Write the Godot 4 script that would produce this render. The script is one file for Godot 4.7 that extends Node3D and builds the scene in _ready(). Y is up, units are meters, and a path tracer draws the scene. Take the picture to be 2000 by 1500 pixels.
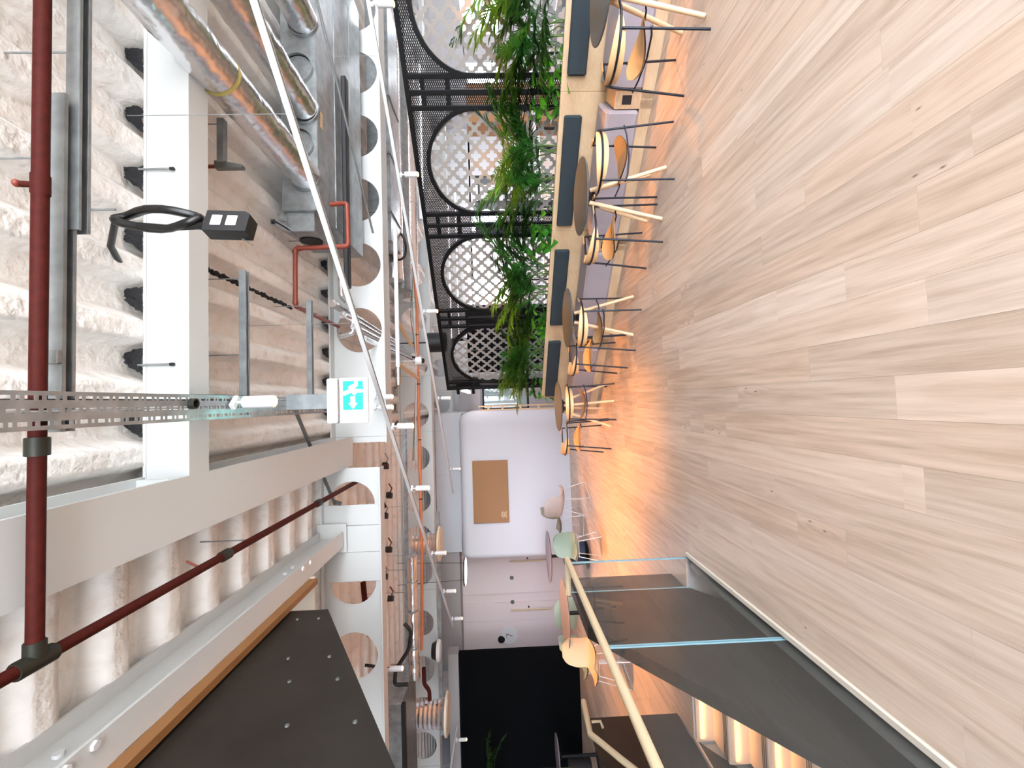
extends Node3D
# Row of arched screens, bench, tables and chairs runs at 45 degrees through the room: RW(s, y, n) turns row coordinates
# (s along the row, n across it) into the room's. V(x, y, d) places by metres right, up and ahead of the viewpoint.

const Q := 0.70710678
const DECK := 3.5
const PANEL_TOP := 0.84
var rng := RandomNumberGenerator.new()
var M := {}
var names := {}
var noise := FastNoiseLite.new()

class MB:
	var v := PackedVector3Array()
	var n := PackedVector3Array()
	var uv := PackedVector2Array()
	var idx := PackedInt32Array()
	func vert(p: Vector3, nn: Vector3, t := Vector2.ZERO) -> int:
		v.append(p); n.append(nn); uv.append(t)
		return v.size() - 1
	func tri(a: int, b: int, c: int) -> void:
		# clockwise front faces: the geometric normal of (a, b, c) must run against the shading normal
		var g := (v[b] - v[a]).cross(v[c] - v[a])
		if g.dot(n[a] + n[b] + n[c]) > 0.0:
			idx.append(a); idx.append(c); idx.append(b)
		else:
			idx.append(a); idx.append(b); idx.append(c)
	func face(pts: Array, t := []) -> void:
		var c: Vector3 = (pts[1] - pts[0]).cross(pts[2] - pts[0])
		if c.length_squared() < 1e-14 and pts.size() > 3:
			c = (pts[2] - pts[0]).cross(pts[3] - pts[0])
		fan(pts, c.normalized(), t)
	func fan(pts: Array, nn: Vector3, t := []) -> void:
		var k: Array[int] = []
		for i in pts.size():
			k.append(vert(pts[i], nn, t[i] if t.size() else Vector2.ZERO))
		for i in range(1, pts.size() - 1):
			tri(k[0], k[i], k[i + 1])
	func box(c: Vector3, s: Vector3, b := Basis(), bev := 0.0) -> void:
		var h := s * 0.5
		bev = minf(bev, minf(h.x, minf(h.y, h.z)) * 0.9)
		var i := h - Vector3.ONE * bev
		for ax in 3:
			for sg in [-1.0, 1.0]:
				var a1 := (ax + 1) % 3
				var a2 := (ax + 2) % 3
				var nn := Vector3.ZERO
				nn[ax] = sg
				var p := []
				var t := []
				for q in [[-1, -1], [1, -1], [1, 1], [-1, 1]]:
					var o := Vector3.ZERO
					o[ax] = sg * h[ax]
					o[a1] = q[0] * i[a1]
					o[a2] = q[1] * i[a2]
					p.append(c + b * o)
					t.append(Vector2(o[a1], o[a2]))
				fan(p, b * nn, t)
		if bev <= 0.0:
			return
		for ax in 3:
			var a1 := (ax + 1) % 3
			var a2 := (ax + 2) % 3
			for s1 in [-1.0, 1.0]:
				for s2 in [-1.0, 1.0]:
					var nn := Vector3.ZERO
					nn[a1] = s1
					nn[a2] = s2
					var p := []
					for q in [[-1, 0], [1, 0], [1, 1], [-1, 1]]:
						var o := Vector3.ZERO
						o[ax] = q[0] * i[ax]
						o[a1] = s1 * (h[a1] if q[1] == 0 else i[a1])
						o[a2] = s2 * (i[a2] if q[1] == 0 else h[a2])
						p.append(c + b * o)
					fan(p, (b * nn).normalized())
		for x in [-1.0, 1.0]:
			for y in [-1.0, 1.0]:
				for z in [-1.0, 1.0]:
					fan([c + b * Vector3(x * h.x, y * i.y, z * i.z), c + b * Vector3(x * i.x, y * h.y, z * i.z), c + b * Vector3(x * i.x, y * i.y, z * h.z)], (b * Vector3(x, y, z)).normalized())
	func beam(a: Vector3, b: Vector3, w: float, h: float, bev := 0.0, up := Vector3.UP) -> void:
		var z := (b - a).normalized()
		if absf(z.dot(up)) > 0.99:
			up = Vector3.RIGHT
		var x := up.cross(z).normalized()
		var y := z.cross(x)
		box((a + b) * 0.5, Vector3(w, h, a.distance_to(b)), Basis(x, y, z), bev)
	func tube(pts: Array, r, sides := 10, caps := true, closed := false) -> void:
		var m := pts.size()
		var up := Vector3.UP
		var first: Array[int] = []
		var prev: Array[int] = []
		var x := Vector3.ZERO
		for i in m:
			var a: Vector3 = pts[(i - 1 + m) % m] if (i > 0 or closed) else pts[0]
			var b: Vector3 = pts[(i + 1) % m] if (i < m - 1 or closed) else pts[m - 1]
			var z := (b - a).normalized()
			if i == 0:
				if absf(z.dot(up)) > 0.95:
					up = Vector3.RIGHT
				x = up.cross(z).normalized()
			else:
				x = (x - z * x.dot(z)).normalized()
			var y := z.cross(x)
			var rr: float = r[i] if r is Array else r
			var ring: Array[int] = []
			for k in sides:
				var an := TAU * k / sides
				var d := x * cos(an) + y * sin(an)
				ring.append(vert(pts[i] + d * rr, d, Vector2(float(k) / sides, float(i))))
			if i > 0:
				for k in sides:
					var k2 := (k + 1) % sides
					tri(prev[k], ring[k], ring[k2])
					tri(prev[k], ring[k2], prev[k2])
			elif i == 0:
				first = ring
			if caps and not closed and (i == 0 or i == m - 1):
				var p := []
				for k in sides:
					p.append(v[ring[k]])
				fan(p, -z if i == 0 else z)
			prev = ring
		if closed:
			for k in sides:
				var k2 := (k + 1) % sides
				tri(prev[k], first[k], first[k2])
				tri(prev[k], first[k2], prev[k2])
	func lathe(prof: Array, sides: int, xf := Transform3D(), smooth := true) -> void:
		# prof: Vector2(radius, height) from one end to the other, the solid on the left
		for i in prof.size() - 1:
			var a: Vector2 = prof[i]
			var b: Vector2 = prof[i + 1]
			var e := (b - a)
			if e.length() < 1e-6:
				continue
			var nn := Vector2(e.y, -e.x).normalized()
			for k in sides:
				var a0 := TAU * k / sides
				var a1 := TAU * (k + 1) / sides
				var am := (a0 + a1) * 0.5
				var q := []
				for w in [[a, a0], [b, a0], [b, a1], [a, a1]]:
					var an: float = w[1]
					var an2: float = an if smooth else am
					q.append(vert(xf * Vector3(w[0].x * cos(an), w[0].y, w[0].x * sin(an)), (xf.basis * Vector3(nn.x * cos(an2), nn.y, nn.x * sin(an2))).normalized()))
				if a.x > 1e-6:
					tri(q[0], q[1], q[3])
				if b.x > 1e-6:
					tri(q[1], q[2], q[3])
	func prism(poly: PackedVector2Array, xf: Transform3D, z0: float, z1: float) -> void:
		var t := Geometry2D.triangulate_polygon(poly)
		for e in [[z0, -1.0], [z1, 1.0]]:
			var nn: Vector3 = (xf.basis * Vector3(0, 0, e[1])).normalized()
			var base := v.size()
			for p in poly:
				vert(xf * Vector3(p.x, p.y, e[0]), nn, p)
			for i in range(0, t.size(), 3):
				tri(base + t[i], base + t[i + 1], base + t[i + 2])
		var area := 0.0
		for i in poly.size():
			area += poly[i].cross(poly[(i + 1) % poly.size()])
		var sg := signf(area)
		for i in poly.size():
			var a := poly[i]
			var b := poly[(i + 1) % poly.size()]
			if a.distance_squared_to(b) < 1e-12:
				continue
			var e := (b - a).normalized()
			fan([xf * Vector3(a.x, a.y, z0), xf * Vector3(b.x, b.y, z0), xf * Vector3(b.x, b.y, z1), xf * Vector3(a.x, a.y, z1)], (xf.basis * Vector3(e.y * sg, -e.x * sg, 0)).normalized())
	func ball(c: Vector3, r: Vector3, sides := 12, rings := 8) -> void:
		var g := []
		for i in rings + 1:
			var row := []
			var ph := PI * i / rings
			for k in sides + 1:
				var an := TAU * k / sides
				var d := Vector3(sin(ph) * cos(an), cos(ph), sin(ph) * sin(an))
				row.append(vert(c + d * r, (d / r).normalized()))
			g.append(row)
		for i in rings:
			for k in sides:
				if i > 0:
					tri(g[i][k], g[i][k + 1], g[i + 1][k])
				if i < rings - 1:
					tri(g[i][k + 1], g[i + 1][k + 1], g[i + 1][k])
	func grid(w: int, h: int, f: Callable, uvs := 1.0) -> void:
		# f(i, j) -> Vector3; smooth normals by differences
		var p := []
		for j in h + 1:
			for i in w + 1:
				p.append(f.call(i, j))
		var base := v.size()
		for j in h + 1:
			for i in w + 1:
				var dx: Vector3 = p[j * (w + 1) + mini(i + 1, w)] - p[j * (w + 1) + maxi(i - 1, 0)]
				var dy: Vector3 = p[mini(j + 1, h) * (w + 1) + i] - p[maxi(j - 1, 0) * (w + 1) + i]
				vert(p[j * (w + 1) + i], dx.cross(dy).normalized(), Vector2(float(i) / w, float(j) / h) * uvs)
		for j in h:
			for i in w:
				var a := base + j * (w + 1) + i
				tri(a, a + 1, a + w + 2)
				tri(a, a + w + 2, a + w + 1)
	func mesh() -> ArrayMesh:
		var a := []
		a.resize(Mesh.ARRAY_MAX)
		a[Mesh.ARRAY_VERTEX] = v
		a[Mesh.ARRAY_NORMAL] = n
		a[Mesh.ARRAY_TEX_UV] = uv
		a[Mesh.ARRAY_INDEX] = idx
		var m := ArrayMesh.new()
		if idx.size():
			m.add_surface_from_arrays(Mesh.PRIMITIVE_TRIANGLES, a)
		return m

func V(x: float, y: float, d: float) -> Vector3:
	return Vector3(x, y, -d)
func RW(s: float, y: float, n: float) -> Vector3:
	return Vector3((n - s) * Q, y, -(n + s) * Q)
func rowbasis() -> Basis:
	return Basis(Vector3(-Q, 0, -Q), Vector3.UP, Vector3(Q, 0, -Q))
func rowxf(s: float, y: float, n: float) -> Transform3D:
	return Transform3D(rowbasis(), RW(s, y, n))

func numbered(called: String) -> String:
	var k: int = names.get(called, 0)
	names[called] = k + 1
	return called if k == 0 else "%s_%03d" % [called, k]
func tag(o: Node3D, label: String, category := "", group := "", kind := "") -> void:
	if label: o.set_meta("label", label)
	if category: o.set_meta("category", category)
	if group: o.set_meta("group", group)
	if kind: o.set_meta("kind", kind)
func thing(called: String, label: String, category: String, xf: Transform3D, group := "") -> Node3D:
	var o := Node3D.new()
	o.name = numbered(called)
	add_child(o)
	o.transform = xf
	tag(o, label, category, group)
	return o
func at(p: Vector3, turn := 0.0) -> Transform3D:
	return Transform3D(Basis(Vector3.UP, turn), p)
func part(called: String, mesh, material: Material, parent: Node3D, xf := Transform3D()) -> MeshInstance3D:
	var o := MeshInstance3D.new()
	o.mesh = mesh.mesh() if mesh is MB else mesh
	o.material_override = material
	o.name = called
	parent.add_child(o, true)
	o.transform = xf
	return o
# a part built in room coordinates, kept under a thing that stands elsewhere
func wpart(called: String, mb: MB, material: Material, parent: Node3D) -> MeshInstance3D:
	return part(called, mb, material, parent, parent.transform.affine_inverse())
func single(called: String, mb: MB, material: Material, label: String, category: String, group := "") -> MeshInstance3D:
	var o := part(numbered(called), mb, material, self)
	tag(o, label, category, group)
	return o
func struct(called: String, mb: MB, material: Material, label := "") -> MeshInstance3D:
	var o := part(called, mb, material, self)
	tag(o, label, "", "", "structure")
	return o

# ---------------------------------------------------------------- materials
func mat(c: Color, rough := 0.6, metal := 0.0, spec := 0.5) -> StandardMaterial3D:
	var m := StandardMaterial3D.new()
	m.albedo_color = c
	m.roughness = rough
	m.metallic = metal
	m.metallic_specular = spec
	return m
func glow(c: Color, e: float) -> StandardMaterial3D:
	var m := mat(c, 0.5)
	m.emission_enabled = true
	m.emission = c
	m.emission_energy_multiplier = e
	return m
func noisetex(size: int, freq: float, octaves := 4, seed_ := 1, ramp: Gradient = null, normal := false, bump := 6.0) -> NoiseTexture2D:
	var t := NoiseTexture2D.new()
	var f := FastNoiseLite.new()
	f.seed = seed_
	f.frequency = freq
	f.fractal_octaves = octaves
	f.noise_type = FastNoiseLite.TYPE_SIMPLEX_SMOOTH
	t.noise = f
	t.width = size
	t.height = size
	t.seamless = true
	t.as_normal_map = normal
	t.bump_strength = bump
	t.color_ramp = ramp
	return t
func ramp(stops: Array) -> Gradient:
	var g := Gradient.new()
	var o := PackedFloat32Array()
	var c := PackedColorArray()
	for s in stops:
		o.append(s[0])
		c.append(s[1])
	g.offsets = o
	g.colors = c
	return g
func tri_map(m: StandardMaterial3D, scale: float, world := true) -> void:
	m.uv1_triplanar = true
	m.uv1_world_triplanar = world
	m.uv1_scale = Vector3.ONE * scale
func grain_image(w: int, h: int, seed_: int, light: Color, mid: Color, dark: Color, knots: int) -> ImageTexture:
	# oak: growth bands bent round a few knots, with fine pores along the board
	var f := FastNoiseLite.new()
	f.seed = seed_
	f.frequency = 1.0
	f.fractal_octaves = 2
	var f2 := FastNoiseLite.new()
	f2.seed = seed_ + 7
	f2.frequency = 1.0
	f2.fractal_octaves = 1
	var r := RandomNumberGenerator.new()
	r.seed = seed_
	var kn := []
	for i in knots:
		kn.append(Vector3(r.randf(), r.randf(), r.randf_range(0.6, 1.2)))
	var im := Image.create(w, h, false, Image.FORMAT_RGB8)
	for j in h:
		for i in w:
			var x := float(i) / w
			var y := float(j) / h
			var ph := y * 4.6 + 2.4 * f.get_noise_2d(x * 1.5, y * 0.9)
			var spot := 0.0
			for k: Vector3 in kn:
				var dx := (x - k.x) * 7.0
				var dy := (y - k.y) * 1.6
				var d2 := dx * dx + dy * dy
				ph += 1.6 * exp(-d2 * 9.0) * k.z
				spot = maxf(spot, exp(-d2 * 900.0 / k.z))
			var band := 0.5 + 0.5 * sin(ph * TAU * 0.55)
			var yw := y + 0.055 * f.get_noise_2d(x * 1.8 + 4.0, y * 1.6) + 0.012 * f.get_noise_2d(x * 7.0, y * 3.0 + 5.0)
			var streak := f2.get_noise_2d(x * 3.0, yw * 12.0) * 0.35 + f2.get_noise_2d(x * 16.0, yw * 70.0) * 0.55
			var broad := f.get_noise_2d(x * 1.8 + 9.0, yw * 3.2)
			var t := clampf(0.52 + 0.20 * (band - 0.5) + 0.26 * streak + 0.30 * broad, 0.0, 1.0)
			var c := dark.lerp(mid, t * 2.0) if t < 0.5 else mid.lerp(light, t * 2.0 - 1.0)
			c = c.lerp(Color(0.33, 0.26, 0.21), spot * 0.75)
			im.set_pixel(i, j, c)
	return ImageTexture.create_from_image(im)

func make_materials() -> void:
	var foam_n := noisetex(512, 0.03, 5, 3, null, true, 9.0)
	M.foam = mat(Color(0.96, 0.955, 0.945), 0.95)
	M.foam.albedo_texture = noisetex(512, 0.012, 4, 11, ramp([[0.0, Color(0.90, 0.87, 0.84)], [0.35, Color(0.97, 0.965, 0.955)], [1.0, Color(1, 1, 1)]]))
	M.foam.normal_enabled = true
	M.foam.normal_texture = foam_n
	M.foam.normal_scale = 0.45
	tri_map(M.foam, 0.9)
	M.white_steel = mat(Color(0.80, 0.812, 0.808), 0.6)
	M.white_steel.normal_enabled = true
	M.white_steel.normal_texture = noisetex(256, 0.01, 2, 5, null, true, 2.0)
	M.white_steel.normal_scale = 0.12
	tri_map(M.white_steel, 1.2)
	M.white_paint = mat(Color(0.80, 0.81, 0.83), 0.75)
	M.white_paint.normal_enabled = true
	M.white_paint.normal_texture = noisetex(256, 0.08, 3, 6, null, true, 3.0)
	M.white_paint.normal_scale = 0.08
	tri_map(M.white_paint, 2.0)
	M.white_plastic = mat(Color(0.85, 0.855, 0.86), 0.4)
	M.galv = mat(Color(0.66, 0.685, 0.695), 0.40, 0.55)
	M.galv.albedo_texture = noisetex(256, 0.02, 4, 9, ramp([[0.0, Color(0.78, 0.78, 0.78)], [1.0, Color(1, 1, 1)]]))
	M.galv.roughness_texture = noisetex(256, 0.03, 3, 10, ramp([[0.0, Color(0.7, 0.7, 0.7)], [1.0, Color(1, 1, 1)]]))
	tri_map(M.galv, 1.3)
	M.foil = mat(Color(0.90, 0.90, 0.91), 0.27, 1.0)
	M.tape = mat(Color(0.72, 0.66, 0.36), 0.6)
	M.foil.normal_enabled = true
	M.foil.normal_texture = noisetex(512, 0.011, 2, 21, null, true, 8.0)
	M.foil.normal_scale = 0.5
	tri_map(M.foil, 2.2)
	M.red_pipe = mat(Color(0.285, 0.085, 0.06), 0.65, 0.0, 0.28)
	M.red_pipe.albedo_texture = noisetex(256, 0.03, 4, 31, ramp([[0.0, Color(0.8, 0.8, 0.8)], [0.8, Color(1, 1, 1)], [1.0, Color(1, 1, 1)]]))
	tri_map(M.red_pipe, 3.0)
	M.orange_pipe = mat(Color(0.49, 0.21, 0.15), 0.45)
	M.coupling = mat(Color(0.16, 0.16, 0.13), 0.5, 0.3)
	M.black = mat(Color(0.075, 0.075, 0.08), 0.5)
	M.black_steel = mat(Color(0.028, 0.028, 0.032), 0.5, 0.0, 0.35)
	M.black_cable = mat(Color(0.05, 0.05, 0.05), 0.35)
	M.chair_steel = mat(Color(0.13, 0.14, 0.17), 0.38, 0.5)
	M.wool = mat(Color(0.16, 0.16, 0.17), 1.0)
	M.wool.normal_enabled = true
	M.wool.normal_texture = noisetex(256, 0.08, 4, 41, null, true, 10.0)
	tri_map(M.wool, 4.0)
	M.taupe = mat(Color(0.57, 0.54, 0.515), 0.6)
	M.stair_dark = mat(Color(0.175, 0.155, 0.135), 0.5, 0.0, 0.36)
	M.stair_dark.roughness_texture = noisetex(256, 0.01, 4, 51, ramp([[0.0, Color(0.75, 0.75, 0.75)], [1.0, Color(1, 1, 1)]]))
	M.stair_dark.albedo_texture = noisetex(256, 0.008, 4, 52, ramp([[0.0, Color(0.85, 0.85, 0.85)], [1.0, Color(1, 1, 1)]]))
	tri_map(M.stair_dark, 0.8)
	var oak := grain_image(768, 192, 61, Color(0.84, 0.725, 0.575), Color(0.785, 0.66, 0.51), Color(0.70, 0.57, 0.43), 0)
	M.oak = mat(Color(1, 1, 1), 0.5)
	M.oak.albedo_texture = oak
	tri_map(M.oak, 0.7, false)
	M.ply = mat(Color(0.85, 0.68, 0.47), 0.42)
	M.ash = mat(Color(0.85, 0.71, 0.55), 0.5)
	M.rail = mat(Color(0.79, 0.71, 0.57), 0.45)
	M.brown_wood = mat(Color(0.55, 0.38, 0.22), 0.55)
	M.cushion = mat(Color(0.165, 0.20, 0.215), 0.95)
	M.cushion.normal_enabled = true
	M.cushion.normal_texture = noisetex(256, 0.2, 2, 71, null, true, 6.0)
	M.cushion.normal_scale = 0.4
	tri_map(M.cushion, 8.0, false)
	M.seat_fabric = mat(Color(0.63, 0.59, 0.60), 0.98)
	M.seat_fabric.normal_enabled = true
	M.seat_fabric.normal_texture = M.cushion.normal_texture
	M.seat_fabric.normal_scale = 0.4
	tri_map(M.seat_fabric, 8.0, false)
	M.lino = mat(Color(0.30, 0.305, 0.29), 0.55)
	M.grey_top = mat(Color(0.47, 0.45, 0.47), 0.5)
	M.glass = mat(Color(0.90, 0.97, 0.96, 0.012), 0.02, 0.0, 0.36)
	M.glass.transparency = BaseMaterial3D.TRANSPARENCY_ALPHA
	M.glass_edge = mat(Color(0.50, 0.63, 0.65), 0.15)
	M.teal_glass = mat(Color(0.55, 0.72, 0.68, 0.25), 0.03)
	M.teal_glass.transparency = BaseMaterial3D.TRANSPARENCY_ALPHA
	M.leaf_palm = mat(Color(0.20, 0.43, 0.15), 0.36)
	M.leaf_palm.backlight_enabled = true
	M.leaf_palm.backlight = Color(0.22, 0.38, 0.10)
	M.leaf_palm2 = mat(Color(0.16, 0.36, 0.12), 0.36)
	M.leaf_palm2.backlight_enabled = true
	M.leaf_palm2.backlight = Color(0.18, 0.34, 0.10)
	M.leaf_broad = mat(Color(0.38, 0.62, 0.16), 0.33)
	M.leaf_broad.backlight_enabled = true
	M.leaf_broad.backlight = Color(0.30, 0.45, 0.12)
	M.leaf_broad2 = mat(Color(0.22, 0.46, 0.15), 0.33)
	M.leaf_broad2.backlight_enabled = true
	M.leaf_broad2.backlight = Color(0.22, 0.40, 0.12)
	M.stem = mat(Color(0.33, 0.42, 0.16), 0.6)
	M.soil = mat(Color(0.10, 0.08, 0.065), 1.0)
	M.cork = mat(Color(0.66, 0.51, 0.37), 0.95)
	M.cork.albedo_texture = noisetex(256, 0.15, 3, 81, ramp([[0.0, Color(0.86, 0.84, 0.82)], [1.0, Color(1, 1, 1)]]))
	tri_map(M.cork, 3.0)
	M.blackwall = mat(Color(0.03, 0.035, 0.045), 0.9, 0.0, 0.2)
	M.grey_wall = mat(Color(0.62, 0.61, 0.61), 0.8)
	M.office_wall = mat(Color(0.86, 0.87, 0.88), 0.8)
	M.beige_wall = mat(Color(0.78, 0.70, 0.63), 0.85)
	M.conduit = mat(Color(0.80, 0.48, 0.32), 0.5)
	M.sage = mat(Color(0.55, 0.64, 0.58), 0.5)
	M.cream = mat(Color(0.84, 0.76, 0.63), 0.5)
	M.olive = mat(Color(0.52, 0.51, 0.44), 0.5)
	M.stone = mat(Color(0.70, 0.68, 0.67), 0.5)
	M.navy = mat(Color(0.16, 0.20, 0.29), 0.55)
	M.wire_white = mat(Color(0.85, 0.86, 0.87), 0.35, 0.3)
	M.warm = glow(Color(1.0, 0.72, 0.42), 9.0)
	M.lit = glow(Color(1.0, 0.95, 0.97), 6.0)
	M.led_step = glow(Color(1.0, 0.80, 0.55), 2.0)
	M.edge_ply = mat(Color(0.80, 0.76, 0.69), 0.5)
	M.concrete = mat(Color(0.66, 0.65, 0.63), 0.9)
	M.steel_grey = mat(Color(0.40, 0.41, 0.40), 0.45, 0.4)
	M.pink_wall = mat(Color(0.84, 0.79, 0.785), 0.75)
	M.step = mat(Color(0.92, 0.80, 0.68), 0.6)
	M.planks = []
	var tex := [
		grain_image(1400, 224, 101, Color(0.90, 0.82, 0.745), Color(0.835, 0.745, 0.66), Color(0.715, 0.615, 0.525), 1),
		grain_image(1400, 224, 102, Color(0.885, 0.805, 0.73), Color(0.815, 0.725, 0.64), Color(0.695, 0.60, 0.515), 2),
		grain_image(1400, 224, 103, Color(0.91, 0.84, 0.77), Color(0.855, 0.77, 0.69), Color(0.75, 0.655, 0.57), 0)]
	for t in tex:
		for c in [Color(1, 1, 1), Color(0.965, 0.962, 0.96), Color(0.985, 0.972, 0.96)]:
			var m := mat(c, 0.42)
			m.albedo_texture = t
			m.uv1_scale = Vector3(1.0 / 2.2, 1.0 / 0.175, 1.0)
			m.uv1_offset = Vector3(0.5 + 0.37 * M.planks.size(), 0.5, 0.0)
			M.planks.append(m)

# ---------------------------------------------------------------- the setting
func build_floor() -> void:
	var fl := Node3D.new()
	fl.name = "floor"
	add_child(fl)
	tag(fl, "pale oak plank floor running away from the viewer", "", "", "structure")
	var slab := MB.new()
	for r in [[-9.0, -2.98, -7.0, 14.0], [-1.36, 9.0, -7.0, 14.0], [-2.98, -1.36, 3.80, 14.0], [-2.98, -1.36, -7.0, -0.9]]:
		slab.box(V((r[0] + r[1]) * 0.5, -0.167, (r[2] + r[3]) * 0.5), Vector3(r[1] - r[0], 0.30, r[3] - r[2]))
	part("slab", slab, M.concrete, fl)
	var w := 0.175
	var list := []
	for k in range(-51, 51):
		var x0 := 0.055 + w * k
		var xc := x0 + w * 0.5
		var d := -7.0 - rng.randf() * 2.1
		while d < 13.9:
			var e := d + 2.2
			var a := maxf(d, -7.0)
			var b := minf(e, 13.9)
			d = e
			if xc > -2.98 and xc < -1.345:
				if b <= 3.80 and a >= -0.9:
					continue
				if a < 3.80 and b > 3.80:
					a = 3.80
				elif a < -0.9 and b > -0.9:
					b = -0.9
			if b - a < 0.05:
				continue
			var c := (a + b) * 0.5
			var score := -1.0
			if b > 1.0 and absf(xc) < b * 0.95 and xc + b * 0.98 < 7.9:
				score = (b - a) / pow(maxf(c, 1.1), 3.0)
			list.append([score, xc, a, b])
	list.sort_custom(func(p, q): return p[0] > q[0])
	var meshes := {}
	var rest := MB.new()
	for i in list.size():
		var p: Array = list[i]
		var len_: float = snappedf(p[3] - p[2], 0.05) if p[3] - p[2] > 2.15 else p[3] - p[2]
		var pos := V(p[1], -0.0075, (p[2] + p[3]) * 0.5)
		if i < 290:
			var key := snappedf(len_, 0.001)
			if not meshes.has(key):
				var mb := MB.new()
				mb.box(Vector3.ZERO, Vector3(w - 0.0005, 0.015, len_ - 0.0005), Basis(), 0.0004)
				meshes[key] = mb.mesh()
			var o := part("plank", meshes[key], M.planks[rng.randi() % M.planks.size()], fl)
			o.position = pos
			if rng.randf() < 0.5:
				o.rotation.y = PI
		else:
			rest.box(pos, Vector3(w - 0.001, 0.015, len_ - 0.001))
	var ro := part("far_planks", rest, M.planks[4], fl)
	ro.set_meta("kind", "stuff")

func build_shell() -> void:
	# ceiling: corrugated deck under sprayed foam; ribs run ahead in the right bay and across in the left bay
	var ce := Node3D.new()
	ce.name = "ceiling"
	add_child(ce)
	tag(ce, "corrugated ceiling deck sprayed with white foam", "", "", "structure")
	var prof := func(c: float) -> float:
		c = c - floorf(c)
		var t := absf(c - 0.5) * 2.0
		return smoothstep(0.34, 0.60, t)
	var pr := 0.337
	var dr := MB.new()
	dr.grid(338, 180, func(i: int, j: int):
		var x := -0.42 + 9.42 * i / 338.0
		var d := -7.0 + 21.0 * j / 180.0
		var h: float = prof.call((x - 0.28) / pr)
		return V(x, DECK + 0.095 * h + 0.012 * noise.get_noise_2d(x * 34.0, d * 26.0) + 0.003 * noise.get_noise_2d(x * 110.0, d * 110.0), d))
	part("deck_ribs_ahead", dr, M.foam, ce)
	var pl := 0.362
	var dl := MB.new()
	dl.grid(60, 690, func(i: int, j: int):
		var x := -9.0 + 8.62 * i / 60.0
		var d := -7.0 + 21.0 * j / 690.0
		var h: float = prof.call((d - 2.09) / pl)
		return V(x, DECK + 0.10 * h + 0.011 * noise.get_noise_2d(x * 26.0, d * 34.0) + 0.003 * noise.get_noise_2d(x * 90.0, d * 110.0), d))
	part("deck_ribs_across", dl, M.foam, ce)
	var lid := MB.new()
	lid.box(V(0.0, 3.74, 3.5), Vector3(18.4, 0.12, 21.4))
	part("roof_slab", lid, M.concrete, ce)
	# outer walls: glazed behind the viewpoint and to the right beyond the screens
	var wb := MB.new()
	wb.box(V(0.0, 3.55, -7.1), Vector3(18.4, 0.42, 0.2))
	for k in 7:
		wb.box(V(-9.0 + k * 18.0 / 6.0, 1.7, -7.1), Vector3(0.22, 3.3, 0.2))
	wb.box(V(-6.7, 1.7, -7.1), Vector3(4.8, 3.3, 0.2))
	struct("wall_back", wb, M.white_paint, "glazed wall of the room opposite the arched screens")
	var wl := MB.new()
	wl.box(V(-9.1, 1.8, 3.5), Vector3(0.2, 3.8, 21.2))
	struct("wall_left", wl, M.white_paint, "plain wall beyond the stair")
	var wr := MB.new()
	wr.box(V(9.1, 0.65, 8.6), Vector3(0.2, 1.3, 11.0))
	wr.box(V(9.1, 2.95, 8.6), Vector3(0.2, 1.5, 11.0))
	for q in [[3.1, 6.6], [7.4, 9.3], [10.3, 11.2], [12.2, 14.1]]:
		wr.box(V(9.1, 1.75, (q[0] + q[1]) * 0.5), Vector3(0.2, 0.95, q[1] - q[0]))
	wr.box(V(9.1, 1.8, 1.05), Vector3(0.2, 3.8, 4.1))
	wr.box(V(9.1, 3.55, -4.0), Vector3(0.2, 0.42, 6.2))
	for k in 3:
		wr.box(V(9.1, 1.7, -7.0 + k * 3.0), Vector3(0.2, 3.3, 0.2))
	struct("wall_right", wr, M.white_paint, "white wall, glazed at its near end, with windows behind the screens")
	var wf := MB.new()
	wf.box(V(-3.5, 1.8, 14.1), Vector3(11.2, 3.8, 0.2))
	wf.box(V(5.55, 0.6, 14.1), Vector3(7.1, 1.2, 0.2))
	wf.box(V(5.55, 3.0, 14.1), Vector3(7.1, 1.4, 0.2))
	for q in [[2.05, 3.2], [4.0, 5.6], [6.4, 9.1]]:
		wf.box(V((q[0] + q[1]) * 0.5, 1.75, 14.1), Vector3(q[1] - q[0], 1.2, 0.2))
	struct("wall_far", wf, M.office_wall, "white far wall with windows seen through the screens")

func ibeam_poly(w: float, h: float, tf: float, tw: float) -> PackedVector2Array:
	# origin at the middle of the underside
	var a := w * 0.5
	var b := tw * 0.5
	return PackedVector2Array([Vector2(-a, 0), Vector2(a, 0), Vector2(a, tf), Vector2(b, tf), Vector2(b, h - tf), Vector2(a, h - tf), Vector2(a, h), Vector2(-a, h), Vector2(-a, h - tf), Vector2(-b, h - tf), Vector2(-b, tf), Vector2(-a, tf)])
func ahead(x: float, y: float, d: float) -> Transform3D:
	# local z runs ahead (along d), local x to the right: profile drawn as seen looking ahead
	return Transform3D(Basis(Vector3(1, 0, 0), Vector3(0, 1, 0), Vector3(0, 0, -1)), V(x, y, d))
func across(x: float, y: float, d: float) -> Transform3D:
	# local z runs to the right, local x runs ahead
	return Transform3D(Basis(Vector3(0, 0, -1), Vector3(0, 1, 0), Vector3(1, 0, 0)), V(x, y, d))

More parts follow.
